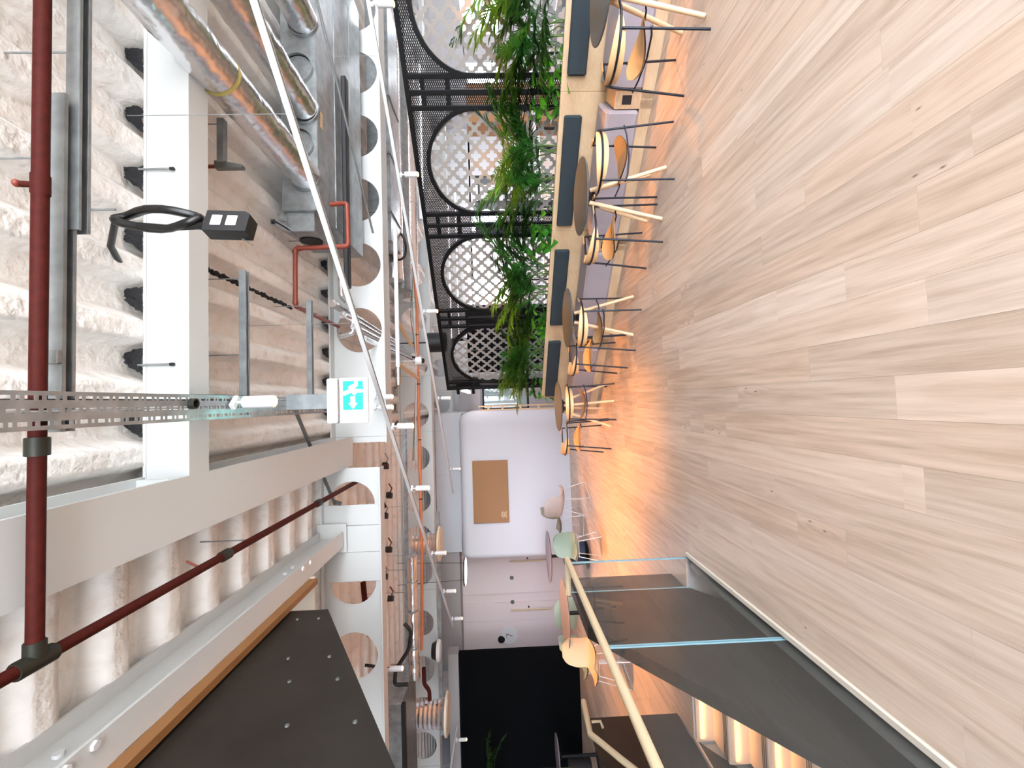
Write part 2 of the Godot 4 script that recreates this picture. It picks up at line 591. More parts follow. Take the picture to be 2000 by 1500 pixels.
func web_with_holes(mb: MB, x0: float, x1: float, y0: float, y1: float, d: float, th: float, holes: Array, r: float) -> void:
	# a beam web across the room at depth d with round openings: each bay is cut into an upper and a lower half
	var xf := ahead(0, 0, d)
	var cy := (y0 + y1) * 0.5
	var edges := [x0]
	for i in holes.size() - 1:
		edges.append((holes[i] + holes[i + 1]) * 0.5)
	edges.append(x1)
	for i in holes.size():
		for sg in [-1.0, 1.0]:
			var p := PackedVector2Array()
			var ye: float = y0 if sg < 0 else y1
			p.append(Vector2(edges[i], ye))
			p.append(Vector2(edges[i], cy))
			for k in 21:
				var an := PI - PI * k / 20.0
				p.append(Vector2(holes[i] + r * cos(an), cy + sg * r * sin(an)))
			p.append(Vector2(edges[i + 1], cy))
			p.append(Vector2(edges[i + 1], ye))
			mb.prism(p, xf, -th * 0.5, th * 0.5)

func cellular_beam(label: String, x0: float, x1: float, d: float, y0: float, holes: Array, r: float, fw := 0.26) -> Node3D:
	var t := thing("cellular_beam", label, "beam", at(V((x0 + x1) * 0.5, y0, d)), "white cellular steel beams")
	var w := MB.new()
	web_with_holes(w, x0, x1, y0 + 0.018, DECK, d, 0.014, holes, r)
	wpart("web", w, M.white_steel, t)
	var f := MB.new()
	f.box(V((x0 + x1) * 0.5, y0 + 0.009, d), Vector3(x1 - x0, 0.018, fw), Basis(), 0.003)
	wpart("bottom_flange", f, M.white_steel, t)
	var f2 := MB.new()
	f2.box(V((x0 + x1) * 0.5, DECK - 0.004, d), Vector3(x1 - x0, 0.018, fw), Basis(), 0.003)
	wpart("top_flange", f2, M.white_steel, t)
	return t

func build_steel() -> void:
	# beam across the near right bay, with coped end against the main beam
	var t := thing("steel_beam", "white steel beam crossing the near ceiling bay above the perforated tray", "beam", at(V(2.6, 3.257, 2.49)))
	var b := MB.new()
	b.prism(ibeam_poly(0.16, 0.245, 0.016, 0.012), across(-0.40, 3.257, 2.49), 0.0, 6.4)
	wpart("section", b, M.white_steel, t)
	var cl := MB.new()
	cl.box(V(2.8, 3.38, 2.425), Vector3(6.35, 0.218, 0.02), Basis(), 0.002)
	wpart("casing_board", cl, M.white_steel, t)
	# dark tufts painting in trough shade as well as mineral wool over the beams
	for row in [[19, 2.412, "dark tuft painting shade and mineral wool into a deck trough over the near crossing beam", "dark shade and wool tufts along the near crossing beam", 1.0], [9, 4.995, "small dark tuft painting shade and wool into a deck trough over the near cellular beam", "dark shade and wool tufts along the near cellular beam", 0.8]]:
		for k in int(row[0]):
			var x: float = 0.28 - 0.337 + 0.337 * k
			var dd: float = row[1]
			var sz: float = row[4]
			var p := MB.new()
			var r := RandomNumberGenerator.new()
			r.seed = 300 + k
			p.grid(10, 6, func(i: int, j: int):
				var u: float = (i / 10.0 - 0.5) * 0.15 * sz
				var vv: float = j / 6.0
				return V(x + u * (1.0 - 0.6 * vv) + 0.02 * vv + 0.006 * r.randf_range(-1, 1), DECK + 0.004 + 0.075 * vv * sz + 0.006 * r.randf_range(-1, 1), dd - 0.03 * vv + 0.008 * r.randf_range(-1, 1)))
			single("trough_shade_wool", p, M.wool, row[2], "insulation", row[3])
	# main beam running ahead, wide lower flange
	t = thing("steel_beam", "broad white steel beam running ahead along the middle of the ceiling", "beam", at(V(-0.50, 3.25, 3.0)))
	b = MB.new()
	b.prism(ibeam_poly(0.315, 0.26, 0.02, 0.016), ahead(-0.50, 3.25, -2.9), 0.0, 7.9)
	wpart("section", b, M.white_steel, t)
	for q in [2.36, 2.62]:
		b = MB.new()
		b.prism(PackedVector2Array([Vector2(0, 0.02), Vector2(0.10, 0.02), Vector2(0.14, 0.08), Vector2(0.14, 0.24), Vector2(0, 0.24)]), ahead(-0.49, 3.25, q), -0.006, 0.006)
		wpart("stiffener", b, M.white_steel, t)
	# left beam with bolts
	t = thing("steel_beam", "white steel beam with bolt heads beside the dark stair soffit", "beam", at(V(-1.38, 3.25, 2.0)))
	b = MB.new()
	b.prism(ibeam_poly(0.16, 0.26, 0.016, 0.012), ahead(-1.38, 3.25, -2.9), 0.0, 7.55)
	wpart("section", b, M.white_steel, t)
	b = MB.new()
	b.box(V(-1.38, 3.385, 4.70), Vector3(0.30, 0.31, 0.014), Basis(), 0.003)
	wpart("end_plate", b, M.white_steel, t)
	for q in [1.62, 1.74, 1.86, 3.72, 3.86]:
		b = MB.new()
		b.lathe([Vector2(0, -0.012), Vector2(0.019, -0.012), Vector2(0.022, -0.002), Vector2(0.022, 0.012), Vector2(0, 0.012)], 6, Transform3D(Basis(), V(-1.33, 3.25, q)))
		wpart("bolt", b, M.white_plastic, t)
		b = MB.new()
		b.lathe([Vector2(0, 0), Vector2(0.021, 0), Vector2(0.021, 0.016), Vector2(0, 0.016)], 6, Transform3D(Basis(Vector3.FORWARD, PI / 2), V(-1.373, 3.40, q + 0.01)))
		wpart("bolt", b, M.white_plastic, t)
	# cellular beams
	cellular_beam("near white cellular beam with round openings above the fan coil unit", -0.42, 8.9, 5.14, 2.87, [0.895, 1.675, 2.455, 3.235, 4.015, 4.795, 5.575, 6.355, 7.135], 0.262)
	t = cellular_beam("white cellular beam with half-blanked openings over the dark stair soffit", -6.9, -0.66, 4.78, 2.87, [-6.75, -5.95, -5.13, -4.3, -3.47, -2.638, -1.862, -1.05], 0.245, 0.16)
	for y in [[-1.05, -1.27], [-1.27, -1.55], [-1.55, -1.862]]:
		b = MB.new()
		b.box(V((y[0] + y[1]) * 0.5, 3.187, 4.765), Vector3(absf(y[1] - y[0]) - 0.004, 0.60, 0.012 if y[0] != -1.27 else 0.03), Basis(), 0.003)
		wpart("blanking_plate", b, M.white_steel, t)
	cellular_beam("far white cellular beam spanning above the white pod", -6.9, 8.9, 8.5, 2.87, [-6.4, -5.75, -5.0, -4.15, -3.2, -2.55, -1.83, -1.03, -0.2, 0.75, 1.65, 2.55, 3.4, 4.25, 5.1, 6.0, 7.0, 8.0], 0.245)
	cellular_beam("farthest white cellular beam over the glazed room", -6.9, 8.9, 12.2, 2.87, [-6.0, -5.0, -4.0, -3.0, -2.0, -1.0, 0.0, 1.0, 2.0, 3.0, 4.0, 5.0, 6.0, 7.0, 8.0], 0.25)

func build_pod() -> void:
	# white pod: rounded front wall with a coved top edge
	var pod := MB.new()
	var cs := []
	var xr := -0.22
	var xl := -3.55
	var rc := 0.30
	for k in 9:
		var an := PI * 0.5 * k / 8.0
		cs.append(Vector2(xr - rc + rc * cos(an), 10.0 + rc - rc * sin(an)))
	cs.push_front(Vector2(xr, 13.9))
	for k in 9:
		var an := PI * 0.5 + PI * 0.5 * k / 8.0
		cs.append(Vector2(xl + rc * 0.4 + rc * 0.4 * cos(an), 10.0 + rc * 0.4 - rc * 0.4 * sin(an)))
	cs.append(Vector2(xl, 13.9))
	var prof := [Vector2(0, 0), Vector2(0, 2.32)]
	for k in 9:
		var an := PI * 0.5 * k / 8.0
		prof.append(Vector2(0.2 - 0.2 * cos(an), 2.32 + 0.2 * sin(an)))
	prof.append(Vector2(0.6, 2.52))
	pod.grid(cs.size() - 1, prof.size() - 1, func(i: int, j: int):
		var c: Vector2 = cs[i]
		var a: Vector2 = cs[mini(i + 1, cs.size() - 1)]
		var b: Vector2 = cs[maxi(i - 1, 0)]
		var tn := (a - b).normalized()
		var inward := Vector2(-tn.y, tn.x)
		if inward.dot(Vector2(-1.9, 12.0) - c) < 0: inward = -inward
		var q: Vector2 = c + inward * prof[j].x
		return V(q.x, prof[j].y, q.y))
	struct("wall_pod", pod, M.white_paint, "smooth white pod wall with rounded corners behind the tables")
	var up := MB.new()
	up.box(V(-1.9, 2.83, 12.2), Vector3(3.3, 0.64, 3.2))
	struct("trim_1", up, M.white_paint, "white upstand above the pod")
	# recess with washroom doors, left of the pod
	var w := MB.new()
	w.box(V(-5.6, 1.75, 11.1), Vector3(4.6, 3.5, 0.2))
	struct("wall_recess", w, M.pink_wall, "pale recess wall with washroom doors")
	for q in [[-4.28, 0.94, "1"], [-5.17, 0.46, "2"]]:
		var dn := Node3D.new()
		dn.name = "door_" + q[2]
		add_child(dn)
		dn.position = V(q[0], 0, 10.99)
		tag(dn, "pale door in the recess with a long bar handle" if q[2] == "1" else "narrow pale door panel with a long bar handle beside the round sign", "", "", "structure")
		var b := MB.new()
		b.box(Vector3(0, 1.30, 0), Vector3(q[1] - 0.02, 2.6, 0.04), Basis(), 0.004)
		part("leaf", b, M.pink_wall, dn)
		b = MB.new()
		var hx: float = 0.33 if q[2] == "1" else 0.04
		b.tube([Vector3(hx, 0.45, 0.06), Vector3(hx, 1.45, 0.06)], 0.02, 8)
		for yy in [0.6, 1.3]:
			b.tube([Vector3(hx, yy, 0.06), Vector3(hx, yy, 0.0)], 0.012, 6)
		part("handle", b, M.rail, dn)
		b = MB.new()
		b.box(Vector3(hx + 0.06, 1.0, 0.05), Vector3(0.03, 0.03, 0.05), Basis(), 0.004)
		part("lock", b, M.black_steel, dn)
		b = MB.new()
		b.lathe([Vector2(0, 0), Vector2(0.05, 0), Vector2(0.05, 0.006), Vector2(0, 0.006)], 18, Transform3D(Basis(Vector3.RIGHT, PI / 2), Vector3(-0.08 if q[2] == "1" else 0.22, 1.4, 0.022)))
		part("plaque", b, M.steel_grey, dn)
	var bw := MB.new()
	bw.box(V(-7.2, 1.31, 9.76), Vector3(3.58, 2.62, 0.10))
	struct("wall_black", bw, M.blackwall, "black wall at the left end of the room")
	var bk := MB.new()
	bk.box(V(-7.2, 2.74, 9.80), Vector3(3.6, 0.22, 0.3))
	bk.box(V(-4.9, 2.9, 10.75), Vector3(2.7, 0.55, 0.5))
	struct("trim_2", bk, M.grey_wall, "grey bulkhead above the black wall")

func build_stair_well() -> void:
	# the opening in the floor: cream nosing, grey edge channel, dark lining, lower floor
	var e := MB.new()
	e.box(V(-1.365, -0.002, 1.4), Vector3(0.04, 0.028, 4.76), Basis(), 0.006)
	struct("trim_3", e, M.edge_ply, "pale timber nosing along the stair opening")
	e = MB.new()
	e.box(V(-1.44, -0.05, 1.4), Vector3(0.115, 0.05, 4.76), Basis(), 0.004)
	struct("trim_4", e, M.steel_grey, "grey steel channel holding the glass along the stair opening")
	e = MB.new()
	e.box(V(-1.50, -0.45, 1.4), Vector3(0.02, 0.75, 4.76))
	struct("wall_well_right", e, M.stair_dark, "dark lining of the stair well")
	e = MB.new()
	e.box(V(-2.2, -0.18, 3.81), Vector3(1.56, 0.30, 0.02))
	struct("wall_well_far", e, M.edge_ply, "cream edge of the floor at the head of the stair")
	e = MB.new()
	e.box(V(-2.2, -2.75, 1.4), Vector3(6.0, 0.1, 9.0))
	e.box(V(-4.6, -1.5, 1.4), Vector3(0.1, 2.5, 9.0))
	e.box(V(0.6, -1.5, 1.4), Vector3(0.1, 2.5, 9.0))
	e.box(V(-2.2, -1.5, 5.8), Vector3(6.0, 2.5, 0.1))
	e.box(V(-2.2, -1.5, -3.0), Vector3(6.0, 2.5, 0.1))
	struct("floor_lower", e, M.concrete, "lower storey at the foot of the stair")

# ---------------------------------------------------------------- stair
func build_stair() -> void:
	var t := thing("staircase", "stair going down towards the viewer with dark steel sides and lit timber treads", "stairs", at(V(-2.35, -2.7, 2.0)))
	var xm := -2.36
	var sw := 1.18
	for k in range(0, 14):
		var y := -0.17 * (k + 1)
		var d := 3.80 - 0.25 * k
		var b := MB.new()
		b.box(V(xm, y - 0.02, d - 0.125), Vector3(sw, 0.04, 0.27), Basis(), 0.004)
		var tr := wpart("tread", b, M.step, t)
		if k < 9:
			for g in 3:
				b = MB.new()
				b.box(V(xm, y + 0.0012, d - 0.25 + 0.018 + 0.022 * g), Vector3(sw - 0.02, 0.003, 0.006))
				var gr := part("nosing_strip", b, M.black, tr)
		b = MB.new()
		b.box(V(xm, y + 0.085 - 0.01, d - 0.005), Vector3(sw, 0.15, 0.012))
		wpart("riser", b, M.step, t)
		b = MB.new()
		b.box(V(xm, y + 0.112, d - 0.018), Vector3(sw - 0.06, 0.012, 0.012))
		wpart("led_strip", b, M.led_step, t)
		if k < 7:
			var l := AreaLight3D.new()
			l.name = "step_light"
			l.area_size = Vector2(sw - 0.06, 0.012)
			l.light_color = Color(1.0, 0.80, 0.55)
			l.light_energy = 0.09
			l.area_range = 6.0
			l.shadow_enabled = true
			l.transform = Transform3D(Basis(Vector3.RIGHT, -PI * 0.35), V(xm, y + 0.10, d - 0.028))
			add_child(l)
	# dark side plates; drawn in (d, y) and given thickness across
	var xf := Transform3D(Basis(Vector3(0, 0, -1), Vector3(0, 1, 0), Vector3(1, 0, 0)), Vector3.ZERO)
	var b := MB.new()
	b.prism(PackedVector2Array([Vector2(4.12, 0.01), Vector2(4.12, 0.98), Vector2(3.25, 0.98), Vector2(0.6, -0.92), Vector2(-0.6, -1.75), Vector2(-0.6, -2.6), Vector2(0.0, -2.6), Vector2(3.86, 0.01)]), xf, -1.755, -1.665)
	wpart("side_plate", b, M.stair_dark, t)
	b = MB.new()
	b.prism(PackedVector2Array([Vector2(4.14, 0.01), Vector2(4.14, 0.84), Vector2(3.62, 0.84), Vector2(0.6, -1.33), Vector2(-0.6, -2.1), Vector2(-0.6, -2.6), Vector2(0.0, -2.6), Vector2(3.86, 0.01)]), xf, -3.03, -2.955)
	wpart("side_plate", b, M.stair_dark, t)
	# inner timber rail on the far plate
	var r := thing("handrail", "pale timber rail on brackets inside the far dark stair side", "handrail", at(V(-2.89, 0.85, 3.9)))
	b = MB.new()
	b.tube([V(-2.89, 0.86, 4.27), V(-2.89, 0.88, 3.86), V(-2.89, 0.69, 3.58), V(-2.89, -0.1, 2.5)], 0.026, 10)
	wpart("rail", b, M.rail, r)
	for p in [[0.86, 4.0], [0.60, 3.46]]:
		b = MB.new()
		b.tube([V(-2.89, p[0] - 0.02, p[1]), V(-2.89, p[0] - 0.10, p[1]), V(-2.945, p[0] - 0.12, p[1])], 0.012, 8)
		wpart("bracket", b, M.rail, r)
	# upper flight: the dark plate that rises away above head height
	var u := thing("stair_soffit", "dark brown steel side of the upper stair flight with small bolts", "stairs", at(V(-1.62, 2.6, 2.6)))
	b = MB.new()
	b.prism(PackedVector2Array([Vector2(3.41, 2.925), Vector2(3.41, 3.20), Vector2(3.24, 3.255), Vector2(-1.2, 3.255), Vector2(-1.2, 0.27)]), xf, -1.60, -1.53)
	wpart("side_plate", b, M.stair_dark, u)
	for p in [[3.42, 3.0], [3.42, 3.16], [2.9, 2.72], [2.9, 2.98], [2.66, 2.58], [2.66, 2.86], [2.3, 2.36], [2.3, 2.7], [1.95, 2.14], [1.95, 2.5], [1.6, 1.9]]:
		b = MB.new()
		b.lathe([Vector2(0, 0), Vector2(0.012, 0), Vector2(0.010, 0.007), Vector2(0, 0.009)], 10, Transform3D(Basis(Vector3.FORWARD, PI / 2), V(-1.53, 1.58 + (p[1] - 1.58) * 0.956, p[0] * 0.956)))
		wpart("bolt", b, M.steel_grey, u)
	b = MB.new()
	b.prism(PackedVector2Array([Vector2(3.38, 2.90), Vector2(3.38, 3.14), Vector2(-1.2, 0.45), Vector2(-1.2, 0.25)]), xf, -2.95, -1.60)
	wpart("soffit", b, M.stair_dark, u)
	b = MB.new()
	b.box(V(-1.485, 3.215, 1.2), Vector3(0.05, 0.07, 5.3), Basis(), 0.003)
	struct("trim_5", b, M.brown_wood, "brown timber batten under the beam by the stair soffit")
	b = MB.new()
	b.box(V(-2.2, 3.35, 3.86), Vector3(1.5, 0.28, 0.03))
	struct("trim_6", b, M.edge_ply, "pale board closing the ceiling opening over the stair")
	# glass balustrade with round timber rail
	var gl := thing("glass_balustrade", "clear glass balustrade with a pale round timber rail along the stair opening", "balustrade", at(V(-1.40, 0, 2.4)))
	for p in [[3.78, 2.50], [2.49, 1.20], [1.19, -0.8]]:
		b = MB.new()
		b.box(V(-1.40, 0.485, (p[0] + p[1]) * 0.5), Vector3(0.004, 1.05, absf(p[0] - p[1]) - 0.01))
		var pane := wpart("pane", b, M.glass, gl)
		b = MB.new()
		for dd in [p[0] - 0.005, p[1] + 0.005]:
			b.box(V(-1.40, 0.485, dd), Vector3(0.009, 1.05, 0.002))
		part("polished_edge", b, M.glass_edge, pane)
	b = MB.new()
	b.box(V(-1.525, 0.485, 3.79), Vector3(0.25, 1.05, 0.004))
	var pn := wpart("pane", b, M.glass, gl)
	b = MB.new()
	b.box(V(-1.652, 0.485, 3.79), Vector3(0.004, 1.05, 0.013))
	b.box(V(-1.398, 0.485, 3.79), Vector3(0.004, 1.05, 0.013))
	part("polished_edge", b, M.glass_edge, pn)
	b = MB.new()
	b.tube([V(-1.375, 1.035, 3.80), V(-1.375, 1.035, -0.8)], 0.024, 14)
	wpart("rail", b, M.rail, gl)
	b = MB.new()
	b.tube([V(-1.375, 1.035, 3.79), V(-1.67, 1.035, 3.79)], 0.024, 12)
	wpart("rail", b, M.rail, gl)

# ---------------------------------------------------------------- bench and planter
func build_bench() -> void:
	var s0 := -1.6
	var s1 := 5.27
	var t := thing("planter_bench", "long oak bench back and planter box running under the arched screens", "bench", rowxf(0, 0, 0))
	var edges := [-1.6, -0.62, 0.83, 2.31, 3.79, 5.27]
	for i in edges.size() - 1:
		var b := MB.new()
		b.box(Vector3((edges[i] + edges[i + 1]) * 0.5, 0.42, 5.36), Vector3(edges[i + 1] - edges[i] - 0.003, 0.85, 0.045), Basis(), 0.003)
		part("back_panel", b, M.oak, t)
		b = MB.new()
		b.box(Vector3((edges[i] + edges[i + 1]) * 0.5, 0.06, 5.10), Vector3(edges[i + 1] - edges[i] - 0.003, 0.12, 0.38), Basis(), 0.003)
		part("plinth", b, M.oak, t)
	for s in [-0.62, 0.835, 2.31, 3.78]:
		var b := MB.new()
		b.box(Vector3(s, 0.185, 5.12), Vector3(0.155, 0.37, 0.42), Basis(), 0.003)
		var bx := part("socket_box", b, M.oak, t)
		b = MB.new()
		b.box(Vector3(s, 0.255, 4.908), Vector3(0.078, 0.092, 0.008), Basis(), 0.003)
		var so := part("socket", b, M.black, bx)
		so.set_meta("label", "black double socket plate")
	var b2 := MB.new()
	b2.box(Vector3((s0 + s1) * 0.5, 0.40, 5.74), Vector3(s1 - s0, 0.80, 0.03))
	b2.box(Vector3(s1 - 0.02, 0.42, 5.55), Vector3(0.04, 0.85, 0.40), Basis(), 0.003)
	part("planter_box", b2, M.oak, t)
	b2 = MB.new()
	b2.grid(80, 6, func(i: int, j: int): return Vector3(lerpf(s0, s1, i / 80.0), 0.74 + 0.02 * noise.get_noise_2d(i * 9.0, j * 17.0), 5.385 + 0.34 * j / 6.0))
	var so2 := part("soil", b2, M.soil, t)
	# seat pads
	var pads := [[-0.53, 0.75, "by the nearest chair at the frame edge"], [0.92, 2.225, "behind the second table from the right"], [2.395, 3.695, "behind the third table from the right"], [3.865, 5.20, "at the far end of the bench behind the last table"]]
	for p in pads:
		var c := thing("seat_pad", "long grey fabric bench seat " + p[2], "cushion", rowxf((p[0] + p[1]) * 0.5, 0.12, 5.09), "grey bench seats")
		var b := MB.new()
		b.box(Vector3(0, 0.165, 0), Vector3(p[1] - p[0], 0.325, 0.45), Basis(), 0.025)
		part("upholstery", b, M.seat_fabric, c)
		b = MB.new()
		var h: float = (p[1] - p[0]) * 0.5 - 0.02
		b.tube([Vector3(-h, 0.315, -0.212), Vector3(h, 0.315, -0.212)], 0.005, 6)
		part("piping", b, M.seat_fabric, c)
	var backs := [[-0.49, 0.69, "nearest"], [1.035, 2.23, "second nearest"], [2.55, 3.73, "third nearest"], [4.03, 5.20, "farthest"]]
	for p in backs:
		var c := thing("back_cushion", p[2] + " of the dark slate back cushions fixed along the oak panel", "cushion", rowxf((p[0] + p[1]) * 0.5, 0.605, 5.305), "slate back cushions on the bench")
		var b := MB.new()
		b.box(Vector3(0, 0.095, 0), Vector3(p[1] - p[0], 0.19, 0.06), Basis(), 0.016)
		part("pad", b, M.cushion, c)

# ---------------------------------------------------------------- arched screens
func quatrefoil(c: Vector2, r: float) -> PackedVector2Array:
	var p := PackedVector2Array()
	var o := r * 0.58
	var rr := r * 0.42
	for q in 4:
		var base := PI * 0.5 * q
		for k in 9:
			var an := base - PI * 0.5 + PI * k / 8.0
			p.append(c + Vector2(cos(base), sin(base)) * o + Vector2(cos(an), sin(an)) * rr)
		p.append(c + Vector2(cos(base + PI * 0.25), sin(base + PI * 0.25)) * rr * 1.36)
	return p
func arch_outline(w: float, y0: float, yc: float, r: float, n := 28) -> PackedVector2Array:
	var p := PackedVector2Array([Vector2(-w, y0), Vector2(w, y0)])
	for k in n + 1:
		var an := PI * k / n
		p.append(Vector2(r * cos(an), yc + r * sin(an)))
	return p
func build_screens() -> void:
	var n0 := 5.63
	var top := 2.49
	var yc := 1.745
	var ra := 0.57
	var centres := [[-1.32, "rightmost arched screen, past the frame edge beside the nearest cushion"], [0.14, "nearest arched screen in full height with quatrefoil holes and black mesh"], [1.60, "second arched screen with quatrefoil holes from the near end"], [3.06, "third arched screen with quatrefoil holes from the near end"], [4.52, "farthest and smallest looking arched screen with quatrefoil holes"]]
	# perforated sheet, shared by all screens
	var sheet := MB.new()
	var arch := arch_outline(ra, 0.74, yc, ra)
	var a := 0.095
	for j in range(0, 20):
		for i in range(-8, 9):
			if (i + j) % 2 != 0:
				continue
			var c := Vector2(i * a, 0.72 + j * a)
			var q := quatrefoil(c, 0.0625)
			for sg in [-1.0, 1.0]:
				var half := PackedVector2Array([c + Vector2(0, a), c + Vector2(sg * a, 0), c + Vector2(0, -a)])
				for piece in Geometry2D.intersect_polygons(half, arch):
					var keep := Geometry2D.clip_polygons(piece, q)
					for k in keep:
						if not Geometry2D.is_polygon_clockwise(k) or keep.size() == 1:
							sheet.prism(k, Transform3D(), -0.002, 0.002)
	var sheet_mesh := sheet.mesh()
	var ring := MB.new()
	var xs := arch_outline(ra - 0.01, 0.74, yc, ra - 0.01)
	var xo := arch_outline(ra + 0.035, 0.74, yc, ra + 0.035)
	for k in range(1, xs.size()):
		var k2 := k + 1
		if k2 > xs.size():
			continue
		var i2 := k2 % xs.size()
		var q := PackedVector2Array([xs[k], xo[k], xo[i2], xs[i2]])
		if k == xs.size() - 1:
			q = PackedVector2Array([xs[k], xo[k], xo[0], xs[0]])
		ring.prism(q, Transform3D(), -0.035, 0.03)
	var ring_mesh := ring.mesh()
	# one crossing of the expanded metal
	var cw := 0.044
	var ch := 0.0215
	var cell := MB.new()
	for sg in [-1.0, 1.0]:
		cell.beam(Vector3(0, 0, 0), Vector3(sg * cw * 0.5, ch * 0.5, 0.0), 0.006, 0.0080, 0.0, Vector3(0, 1, 0))
	var cell_mesh := cell.mesh()
	for ci in centres.size():
		var s: float = centres[ci][0]
		var t := thing("arched_screen", centres[ci][1], "screen", rowxf(s, 0.74, n0), "arched screens behind the planter")
		var off := Transform3D(Basis(), Vector3(0, -0.74, 0))
		part("perforated_panel", sheet_mesh, M.taupe, t, off)
		part("arch_frame", ring_mesh, M.black_steel, t, off)
		for x in [-0.585, 0.585, 0.73]:
			var b := MB.new()
			b.box(Vector3(x, (top + 0.74) * 0.5, 0), Vector3(0.05, top - 0.74, 0.05), Basis(), 0.003)
			part("post", b, M.black_steel, t, off)
		var b2 := MB.new()
		b2.box(Vector3(0, top - 0.025, 0), Vector3(1.46, 0.05, 0.055), Basis(), 0.003)
		part("top_rail", b2, M.black_steel, t, off)
		for y in [2.03, 2.30]:
			b2 = MB.new()
			b2.box(Vector3(0.73, y, 0), Vector3(0.27, 0.05, 0.045), Basis(), 0.003)
			part("cross_rail", b2, M.black_steel, t, off)
		var xf := []
		for j in int((top - 0.76) / (ch * 0.5)):
			for i in int(1.5 / cw) + 1:
				var p := Vector2(-0.73 + i * cw + (cw * 0.5 if j % 2 else 0.0), 0.76 + j * ch * 0.5)
				if p.x > 0.73:
					continue
				var rr := p.distance_to(Vector2(0, yc)) if p.y > yc else absf(p.x)
				if rr < ra + 0.012:
					continue
				xf.append(Transform3D(Basis(), Vector3(p.x, p.y - 0.74, 0.01)))
		var mm := MultiMesh.new()
		mm.transform_format = MultiMesh.TRANSFORM_3D
		mm.mesh = cell_mesh
		mm.instance_count = xf.size()
		for i in xf.size():
			mm.set_instance_transform(i, xf[i])
		var mi := MultiMeshInstance3D.new()
		mi.name = "expanded_mesh"
		mi.multimesh = mm
		mi.material_override = M.black_steel
		mi.set_meta("kind", "stuff")
		t.add_child(mi)

# ---------------------------------------------------------------- plants
func frond_mesh(len_: float, droop: float, pairs: int, leaf: float, seed_: int) -> ArrayMesh:
	# feather leaf: local z runs out along the rib, y up
	var r := RandomNumberGenerator.new()
	r.seed = seed_
	var mb := MB.new()
	var pts := []
	var rad := []
	for i in 11:
		var t := i / 10.0
		pts.append(Vector3(0.02 * sin(t * 3.0), len_ * (0.85 * t - droop * t * t), len_ * (0.25 * t + 0.75 * t * t * 0.9)))
		rad.append(lerpf(0.0045, 0.0012, t))
	mb.tube(pts, rad, 5)
	for i in pairs:
		var t := 0.34 + 0.66 * (i + 0.5) / pairs
		var k := mini(int(t * 10.0), 9)
		var p: Vector3 = pts[k].lerp(pts[k + 1], t * 10.0 - k)
		var dir: Vector3 = (pts[k + 1] - pts[k]).normalized()
		for sg in [-1.0, 1.0]:
			var ll := leaf * (1.0 - 0.75 * pow(absf(t - 0.6) / 0.45, 2.0) * 0.6) * r.randf_range(0.85, 1.1)
			var side := Vector3(sg, 0, 0)
			var out: Vector3 = (side * 0.62 + dir * 0.85 + Vector3(0, r.randf_range(-0.22, 0.22), 0)).normalized()
			var nn: Vector3 = (dir.cross(side) * float(sg)).normalized()
			if nn.y < 0: nn = -nn
			var wv: Vector3 = out.cross(nn).normalized() * ll * 0.047
			var mid := p + out * ll * 0.45 - Vector3(0, ll * 0.03, 0)
			var tip := p + out * ll - Vector3(0, ll * r.randf_range(0.05, 0.25), 0)
			var q1 := p + out * ll * 0.12
			var lift: Vector3 = nn * ll * 0.02
			mb.fan([p, q1 + wv, mid + wv + lift, tip], (nn + wv.normalized() * 0.3).normalized())
			mb.fan([p, q1 - wv, mid - wv + lift, tip], (nn - wv.normalized() * 0.3).normalized())
	return mb.mesh()
func heart_mesh(l: float, w: float, seed_: int) -> ArrayMesh:
	# broad pointed leaf lying along z, folded along the midrib
	var mb := MB.new()
	for sg in [-1.0, 1.0]:
		mb.grid(3, 8, func(i: int, j: int):
			var t: float = j / 8.0
			var ww: float = w * pow(sin(PI * clampf(t * 0.93 + 0.07, 0.0, 1.0)), 0.75) * (1.15 - 0.55 * t)
			var x: float = sg * ww * i / 3.0
			return Vector3(x, 0.20 * absf(x) + 0.05 * l * sin(t * 3.0) - 0.22 * l * t * t, l * t - 0.10 * l * (absf(x) / w) * (1.0 - t)))
	return mb.mesh()
